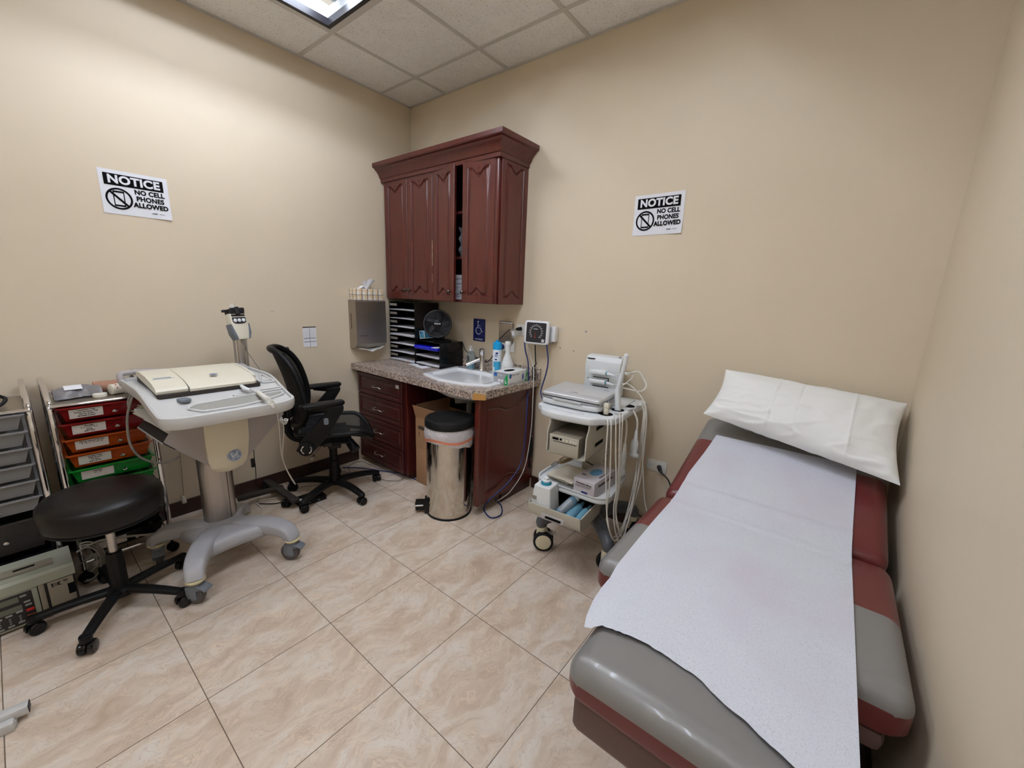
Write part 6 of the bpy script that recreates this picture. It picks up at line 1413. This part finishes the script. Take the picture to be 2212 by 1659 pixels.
# dark rolling stand base and the black router by the chair
sb = thing('stand_base', 'dark brown crossed metal stand base with small casters behind the office chair', 'stand', (.28, -1.40, 0))
b = MB(); P = [at(575, 1038, 2, .062), at(640, 1083, 2, .058), at(512, 1078, 2, .06), at(612, 1052, 2, .062)]
def bar(mb, a, c, w, h): mb.M = frame(a, c-a, Vector((0, 0, 1)).cross(c-a)); mb.box((0, -w, -h), ((c-a).length, w, h), .004); mb.M = None
P[2].x = max(P[2].x, .06); 
bar(b, P[0], P[1], .024, .012); bar(b, P[2], P[3], .024, .012); part('cross_bars', b, 'stand_brown', sb, True)
for u, v, a in ((622, 1097, 30), (575, 1060, 0)):
    p = at(u, v, 2, .0); b = MB(); twin_caster(b, max(p.x-.02, .05), p.y, .025, a, .045); part('caster', b, 'black_plastic', sb, True)
rt = thing('network_box', 'flat black electronic box with lights lying under the office chair', 'device', (.47, -1.22, 0))
A, C = at(648, 1098, 2, .0), at(706, 1078, 2, .0); b = MB(); M = frame(A, C-A, Vector((0, 0, 1)).cross(C-A)); b.M = M; b.box((0, -.0, .0015), ((C-A).length, .11, .034), .004); part('case', b, 'black_plastic', rt, True)
b = MB(); b.M = M; 
for x in (.06, .068, .12, .128): b.box((x, -.001, .012), (x+.003, .0002, .018))
b.box((.015, .03, .034), (.035, .06, .0346)); part('lights', b, 'dial_print', rt, True)

# ---------------------------------------------------------------- drawer carts
def drawer_cart(label, y0, y1, rows, top_items=None):
    c = thing('drawer_cart', label, 'drawer cart', (.22, (y0+y1)/2, 0), 0, 'drawer carts on the left wall')
    xa, xb = .035, .405
    for y in (y0, y1):
        b = MB(); pts = [(xa, y, .07), (xa, y, .86), (xa+.012, y, .925), (xa+.055, y, .952), (xb-.16, y, .925), (xb-.07, y, .90), (xb-.03, y, .875), (xb-.012, y, .82), (xb, y, .70), (xb, y, .07)]
        b.tube(pts, .0115, 12, 6); part('side_tube', b, 'chrome', c, True)
    b = MB()
    b.tube([(xa, y0, .10), (xb, y0, .10), (xb, y1, .10), (xa, y1, .10)], .008, 10, closed=True, smooth=False); part('bottom_frame', b, 'chrome', c, True)
    for x in (xa, xb-.012): part('cross_bar', MB().cyl((x, y0, .872), (x, y1, .872), .007, n=10), 'chrome', c, True)
    b = MB(); b.box((xa, y0+.012, .868), (xb-.015, y1-.012, .874)); b.cyl((xb-.015, y0+.01, .874), (xb-.015, y1-.01, .874), .006, n=10); part('top_shelf', b, 'brushed_steel', c, True)
    for (x, y) in ((xa, y0), (xa, y1), (xb, y0), (xb, y1)):
        b = MB(); twin_caster(b, x, y, .024, 20, .035); part('caster', b, 'black_plastic', c, True)
    for k, (zt_, h, mt, labs) in enumerate(rows):
        ya, yb = y0+.022, y1-.022
        b = MB()
        def sec(x, zt, dz, ins): return [Vector((x, ya+ins, zt-dz)), Vector((x, yb-ins, zt-dz)), Vector((x, yb, zt)), Vector((x, ya, zt))]
        w = .003
        # tub: bottom, sides, sloping front, rim
        zb_ = zt_-h
        b.raw([(xa+.02, ya+.018, zb_), (xb-.022, ya+.018, zb_), (xb-.022, yb-.018, zb_), (xa+.02, yb-.018, zb_), (xa+.012, ya, zt_), (xb, ya, zt_), (xb, yb, zt_), (xa+.012, yb, zt_)],
              [[0, 1, 2, 3], [0, 1, 5, 4], [1, 2, 6, 5], [2, 3, 7, 6], [3, 0, 4, 7]])
        for lo, hi in (((xa+.005, ya-.008, zt_-.004), (xb+.006, ya+.002, zt_)), ((xa+.005, yb-.002, zt_-.004), (xb+.006, yb+.008, zt_)), ((xb-.002, ya, zt_-.005), (xb+.008, yb, zt_+.001)), ((xa, ya, zt_-.004), (xa+.012, yb, zt_))): b.box(lo, hi)
        d = part('drawer', b, mt, c, True, sharp=20)
        ym = (ya+yb)/2; nx = Vector((h, 0, -.022)).normalized(); upv = Vector((.022, 0, h)).normalized(); face = lambda y, f: Vector((xb-.022+.022*f, y, zb_+h*f))
        kp = face(ym+.035, .45)
        kb = MB(); kb.lathe([(.004, 0), (.004, .008), (.0085, .012), (.0085, .018), (.003, .021)], kp, 14, nx); part('knob', kb, 'chrome', d, True)
        if labs:
            lb = MB(); M = frame(face(ym-.058, .5)+nx*.0015, (0, 1, 0), upv); lb.prism([(-.055, -h*.34), (.055, -h*.34), (.055, h*.36), (-.055, h*.36)], 0, .0008, M=M); L_ = part('label', lb, 'label_paper', d, True)
            lt = MB(); 
            for i, t_ in enumerate(labs): lt.text(t_, h*.135, M @ TM(0, h*.25-i*h*.145, .001), .0)
            part('lettering', lt, 'print_black', L_, True)
    return c
zt0 = .862; dz = .0745
rows = []
for k, (m_, labs) in enumerate((('drawer_red', ('Laceration Tray', 'Suture Removal Tray', 'Sterile Wash', 'Bandage Scissor')), ('drawer_red', ('Bandage', '2 in / 4 in / 6 in', 'Gauze', '2x2 / 4x4')), ('drawer_orange', ('Sterile Wound Gloves', '6 1/2 / 7 / 7 1/2 / 8')), ('drawer_orange', ('Tongue Depr', 'Wax Spoons', 'Forceps', 'Steri Strips')), ('drawer_green', ('Needles', '25 / 27')), ('drawer_green', ('Syringes',)), ('drawer_black', ('Swabs', 'Kits')), ('drawer_black', ('Swabs', 'Kits')), ('drawer_black', ('Gauze Rolls', 'Tape')), ('drawer_black', ('Wraps', 'Pads')))):
    rows.append((zt0-dz*k, .067, m_, labs))
drawer_cart('chrome cart with red, orange, green and black labelled drawers behind the stool', -2.285, -1.955, rows)
rows = [(zt0-dz*k, .067, 'drawer_clear', None) for k in range(6)] + [(.862-dz*6-.02, .15, 'drawer_smoke', None), (.862-dz*6-.19, .14, 'drawer_black', None)]
drawer_cart('chrome cart with pale translucent drawers at the left edge of the photo', -2.70, -2.345, rows)

# on top of the colourful cart
zc = .8745
b = MB(); b.grid(lambda u, v: (.16+.12*v+.01*math.sin(8*u), -2.262+.16*u, zc+.004+.045*math.sin(PI*v)**.6*(.8+.2*math.sin(PI*u))+.005*noise.noise(Vector((u*9, v*9, 1)))), 20, 14, .003)
pk = thing('gauze_pack', 'grey plastic pack with a white label on the left of the colourful cart top', 'pack', (.2, -2.19, zc)); part('wrap', b, 'bag_grey', pk, True, sharp=60)
b = MB(); b.grid(lambda u, v: (.215+.05*v, -2.225+.06*u, zc+.054-.012*v*v), 4, 6, .001); part('label', b, 'white_paper', pk, True)
b = MB(); b.cyl((.20, -2.125, zc+.030), (.205, -2.02, zc+.030), .029, n=24, bev=.006); solo('bandage_roll', 'tan elastic bandage roll on the middle of the colourful cart top', 'bandage', b, 'tube_bandage')
b = MB(); b.lathe([(.024, .0), (.026, .002), (.026, .014), (.024, .0165)], (.30, -2.115, zc), 28); solo('tape_roll', 'cream tape roll lying flat at the front of the colourful cart top', 'tape', b, 'tape_cream')
pc = thing('printed_roll', 'white roll with red print wrapped in plastic at the front of the colourful cart top', 'roll', (.27, -2.02, zc))
b = MB(); b.cyl((.285, -2.075, zc+.026), (.25, -1.975, zc+.026), .0255, n=24, bev=.004); part('roll', b, 'tape_cream', pc, True)
b = MB(); d_ = Vector((-.035, .10, 0)).normalized(); q0 = Vector((.285, -2.075, zc+.026)); M = frame(q0, (0, 0, 1), d_)
for i in range(4):
    for a in (60, 95, 130, 20): 
        aa = R(a); o = q0+d_*(.018+.022*i)+Vector((0, 0, 1))*.0258*math.sin(aa)+Vector((d_.y, -d_.x, 0))*.0258*math.cos(aa); b.sphere(o, .0035, 8, 5)
part('print', b, 'pink_print', pc, True)
pb = MB(); rr = random.Random(8)
pb.grid(lambda u, v: (.16+.14*v, -2.03+.10*u, zc+.006+.05*math.sin(PI*u)*math.sin(PI*v)+.010*noise.noise(Vector((u*6, v*6, 4)))), 16, 16)
solo('plastic_wrapper', 'crumpled clear plastic wrapper at the right of the colourful cart top', 'wrapper', pb, 'clear_plastic', sharp=20)
hd = thing('hand_device', 'black handheld device with cord on top of the pale drawer cart', 'device', (.2, -2.45, zc))
b = MB(); b.tube([(.14, -2.56, zc+.06), (.17, -2.50, zc+.055), (.2, -2.44, zc+.06), (.21, -2.43, zc+.075)], lambda f: .012+.012*math.sin(PI*f), 12); part('body', b, 'charcoal', hd, True)
b = MB(); b.tube([(.33, -2.6, zc+.008), (.3, -2.5, zc+.02), (.31, -2.43, zc+.012), (.26, -2.40, zc+.03), (.2, -2.42, zc+.04), (.12, -2.44, zc+.04), (.10, -2.52, zc+.02), (.2, -2.58, zc+.01), (.32, -2.52, zc+.012), (.34, -2.43, zc+.010)], .007, 8); part('cord', b, 'black_rubber', hd, True)

# ---------------------------------------------------------------- therapy device on the floor
ed = thing('therapy_unit', 'boxy beige-grey therapy unit with keypad and displays on the floor below the pale cart', 'medical device', (.52, -2.48, 0))
xa, xb, ya, yb, zt_ = .435, .60, -2.66, -2.322, .215
b = MB(); b.box((xa, ya, .006), (xb-.012, yb, zt_-.04), .004); part('body', b, 'device_panel', ed, True)
b = MB(); b.rings([[Vector((x, y, z)) for x, z in ((xa-.005, zt_-.045), (xa-.005, zt_+.012), (xa+.01, zt_+.018), (xb-.01, zt_+.004), (xb+.002, zt_-.006), (xb+.002, zt_-.045))] for y in (ya, yb-.012, yb+.002)]); part('top_shell', b, 'device_grey', ed, True, sharp=25)
b = MB(); b.box((.50, -2.54, zt_+.0095), (.555, -2.375, zt_+.0145), M=Matrix.Identity(4)); part('handle_recess', b, 'device_beige', ed, True)
b = MB(); b.prism(rnd([(-.006, -.03), (.006, -.03), (.006, .03), (-.006, .03)], .005), 0, .002, M=TM(.525, -2.455, zt_+.0145)); part('handle_slot', b, 'print_black', ed, True)
b = MB(); b.box((xb-.013, -2.66, .012), (xb-.001, -2.432, .168), .003); part('keypad_bezel', b, 'device_grey', ed, True)
b = MB(); b.box((xb-.001, -2.65, .022), (xb+.0008, -2.448, .162)); part('keypad', b, 'device_panel', ed, True)
b = MB(); b.box((xb+.0008, -2.56, .128), (xb+.002, -2.485, .152)); b.box((xb+.0008, -2.56, .088), (xb+.002, -2.48, .112)); part('displays', b, 'lcd', ed, True)
b = MB()
for y, z in ((-2.472, .148), (-2.465, .118), (-2.463, .102), (-2.545, .076), (-2.518, .08), (-2.49, .084), (-2.545, .03), (-2.518, .032), (-2.49, .036)): b.box((xb+.0008, y-.009, z-.004), (xb+.0028, y+.009, z+.004), .001)
for i in range(3):
    for j in range(3): b.box((xb+.0008, -2.545+.027*j-.003, .044+.010*i-.002), (xb+.002, -2.545+.027*j+.003, .044+.010*i+.002))
part('keys', b, 'key_grey', ed, True)
part('red_key', MB().box((xb+.0008, -2.472, .072), (xb+.003, -2.450, .084), .001), 'key_red', ed, True)
part('orange_key', MB().box((xb+.0008, -2.472, .042), (xb+.003, -2.450, .055), .001), 'key_orange', ed, True)
b = MB(); b.box((xb-.013, -2.43, .012), (xb-.001, -2.412, .168), .004); part('side_rib', b, 'device_beige', ed, True)
b = MB(); b.box((xb-.013, -2.404, .038), (xb+.001, -2.329, .165), .002); part('service_panel', b, 'device_beige', ed, True)
b = MB(); b.box((xb+.0005, -2.349, .082), (xb+.0022, -2.327, .132)); part('switch_plate', b, 'print_black', ed, True)
b = MB(); M = frame((xb+.0012, -2.382, .148), (0, 1, 0), (0, 0, 1))
for k in range(3): b.box((-.012, -.006+.006*k, 0), (.012, -.0045+.006*k, .0008), M=M)
b.prism([(-.012, -.008), (-.006, -.008), (-.010, 0), (-.006, .008), (-.012, .008), (-.008, 0)], 0, .0008, M=M); b.prism([(.012, -.008), (.018, -.008), (.008, 0), (.018, .008), (.012, .008), (.004, 0)], 0, .0008, M=M); b.box((.022, .006, 0), (.036, .009, .0008), M=M); b.box((.024, .0, 0), (.036, .002, .0008), M=M)
part('emblem', b, 'print_black', ed, True)
cb = thing('power_cable', 'coiled beige cable beside the therapy unit and behind the stool', 'cable', (.45, -2.27, .05))
b = MB()
for k in range(3): b.tube([Vector((.46-.01*k, -2.275+(.045+.008*k)*math.cos(a), .12+(.085+.008*k)*math.sin(a))) for a in [R(q) for q in range(-110, 115, 15)]], .0042, 7)
b.tube([(.45, -2.30, .19), (.46, -2.22, .215), (.50, -2.12, .208), (.50, -2.05, .185), (.47, -1.98, .16)], .005, 7); b.tube([(.44, -2.30, .12), (.45, -2.27, .14), (.45, -2.25, .15), (.45, -2.24, .10), (.45, -2.27, .07)], .004, 7); part('coil', b, 'cable_grey', cb, True)

# grey bars at the left edge
eb = thing('plastic_footrest', 'pale grey stepped plastic end of a device on the floor at the bottom left edge', 'device', (1.05, -2.6, 0)); eb.name = 'device_foot'
b = MB(); A, C = at(62, 1509, 2, .05), at(-90, 1575, 2, .05); M = frame(A-Vector((0, 0, .05)), C-A, Vector((0, 0, 1)).cross(C-A)); b.M = M; b.box((0, .0, .022), ((C-A).length, .035, .05), .003); part('upper_bar', b, 'device_grey' if False else 'tray_grey', eb, True)
b = MB(); b.M = M; b.box((.028, -.0, .0), ((C-A).length, .045, .022), .002); b.box((.03, .033, .0), ((C-A).length, .062, .034), .005); part('lower_bar', b, 'tray_grey', eb, True)
b = MB(); b.M = M; b.box((-.002, .002, .024), (.0005, .033, .048)); part('end_cap', b, 'charcoal', eb, True)

# ---------------------------------------------------------------- floor cables
F = lambda u, v, z=.005: at(u, v, 2, z)
wcable([F(740, 1010), F(765, 1010), F(790, 1012), F(830, 1018), F(870, 1024), F(900, 1037), F(925, 1050)], .004, 'cable_blue', 'network_cable', 'dark blue cable running along the floor under the drawer cabinet to the bin')
wcable([F(745, 1012), F(757, 1004), F(770, 998), F(785, 997), F(800, 1004), F(825, 1014), F(860, 1022), F(872, 1030), F(862, 1038), F(835, 1038), F(815, 1032)], .0025, 'cable_grey', 'phone_cable', 'thin grey cable looped on the floor in front of the drawer cabinet')
wcable([F(650, 1052), F(690, 1045), F(715, 1022), F(740, 1018), F(757, 1022), F(750, 1010), F(738, 1009)], .002, 'cable_grey', 'thin_wire', 'thin wire on the floor between chair base and baseboard')
wcable([F(508, 1054, .06), F(525, 1060, .02), F(545, 1066), F(560, 1073), F(552, 1085), F(560, 1092), F(566, 1098)], .003, 'cable_white', 'lead_wire', 'white wire on the floor behind the trolley column')
wcable([F(512, 1085), F(540, 1076), F(560, 1068), F(585, 1058), F(600, 1052)], .003, 'cable_white', 'extension_lead', 'white lead crossing the dark stand base')
wcable([F(520, 1075), F(545, 1058), F(560, 1052), F(580, 1058)], .003, 'cable_blue', 'network_cable', 'blue cable on the floor behind the dark stand base')
wcable([F(560, 1082), F(590, 1076), F(615, 1076), F(640, 1078)], .0035, 'cable_white', 'network_cable', 'white cable running to the black box under the chair')
wcable([F(560, 1088), F(590, 1088), F(612, 1084)], .0035, 'cable_black', 'power_cable', 'black cable lying below the white one by the stand base')
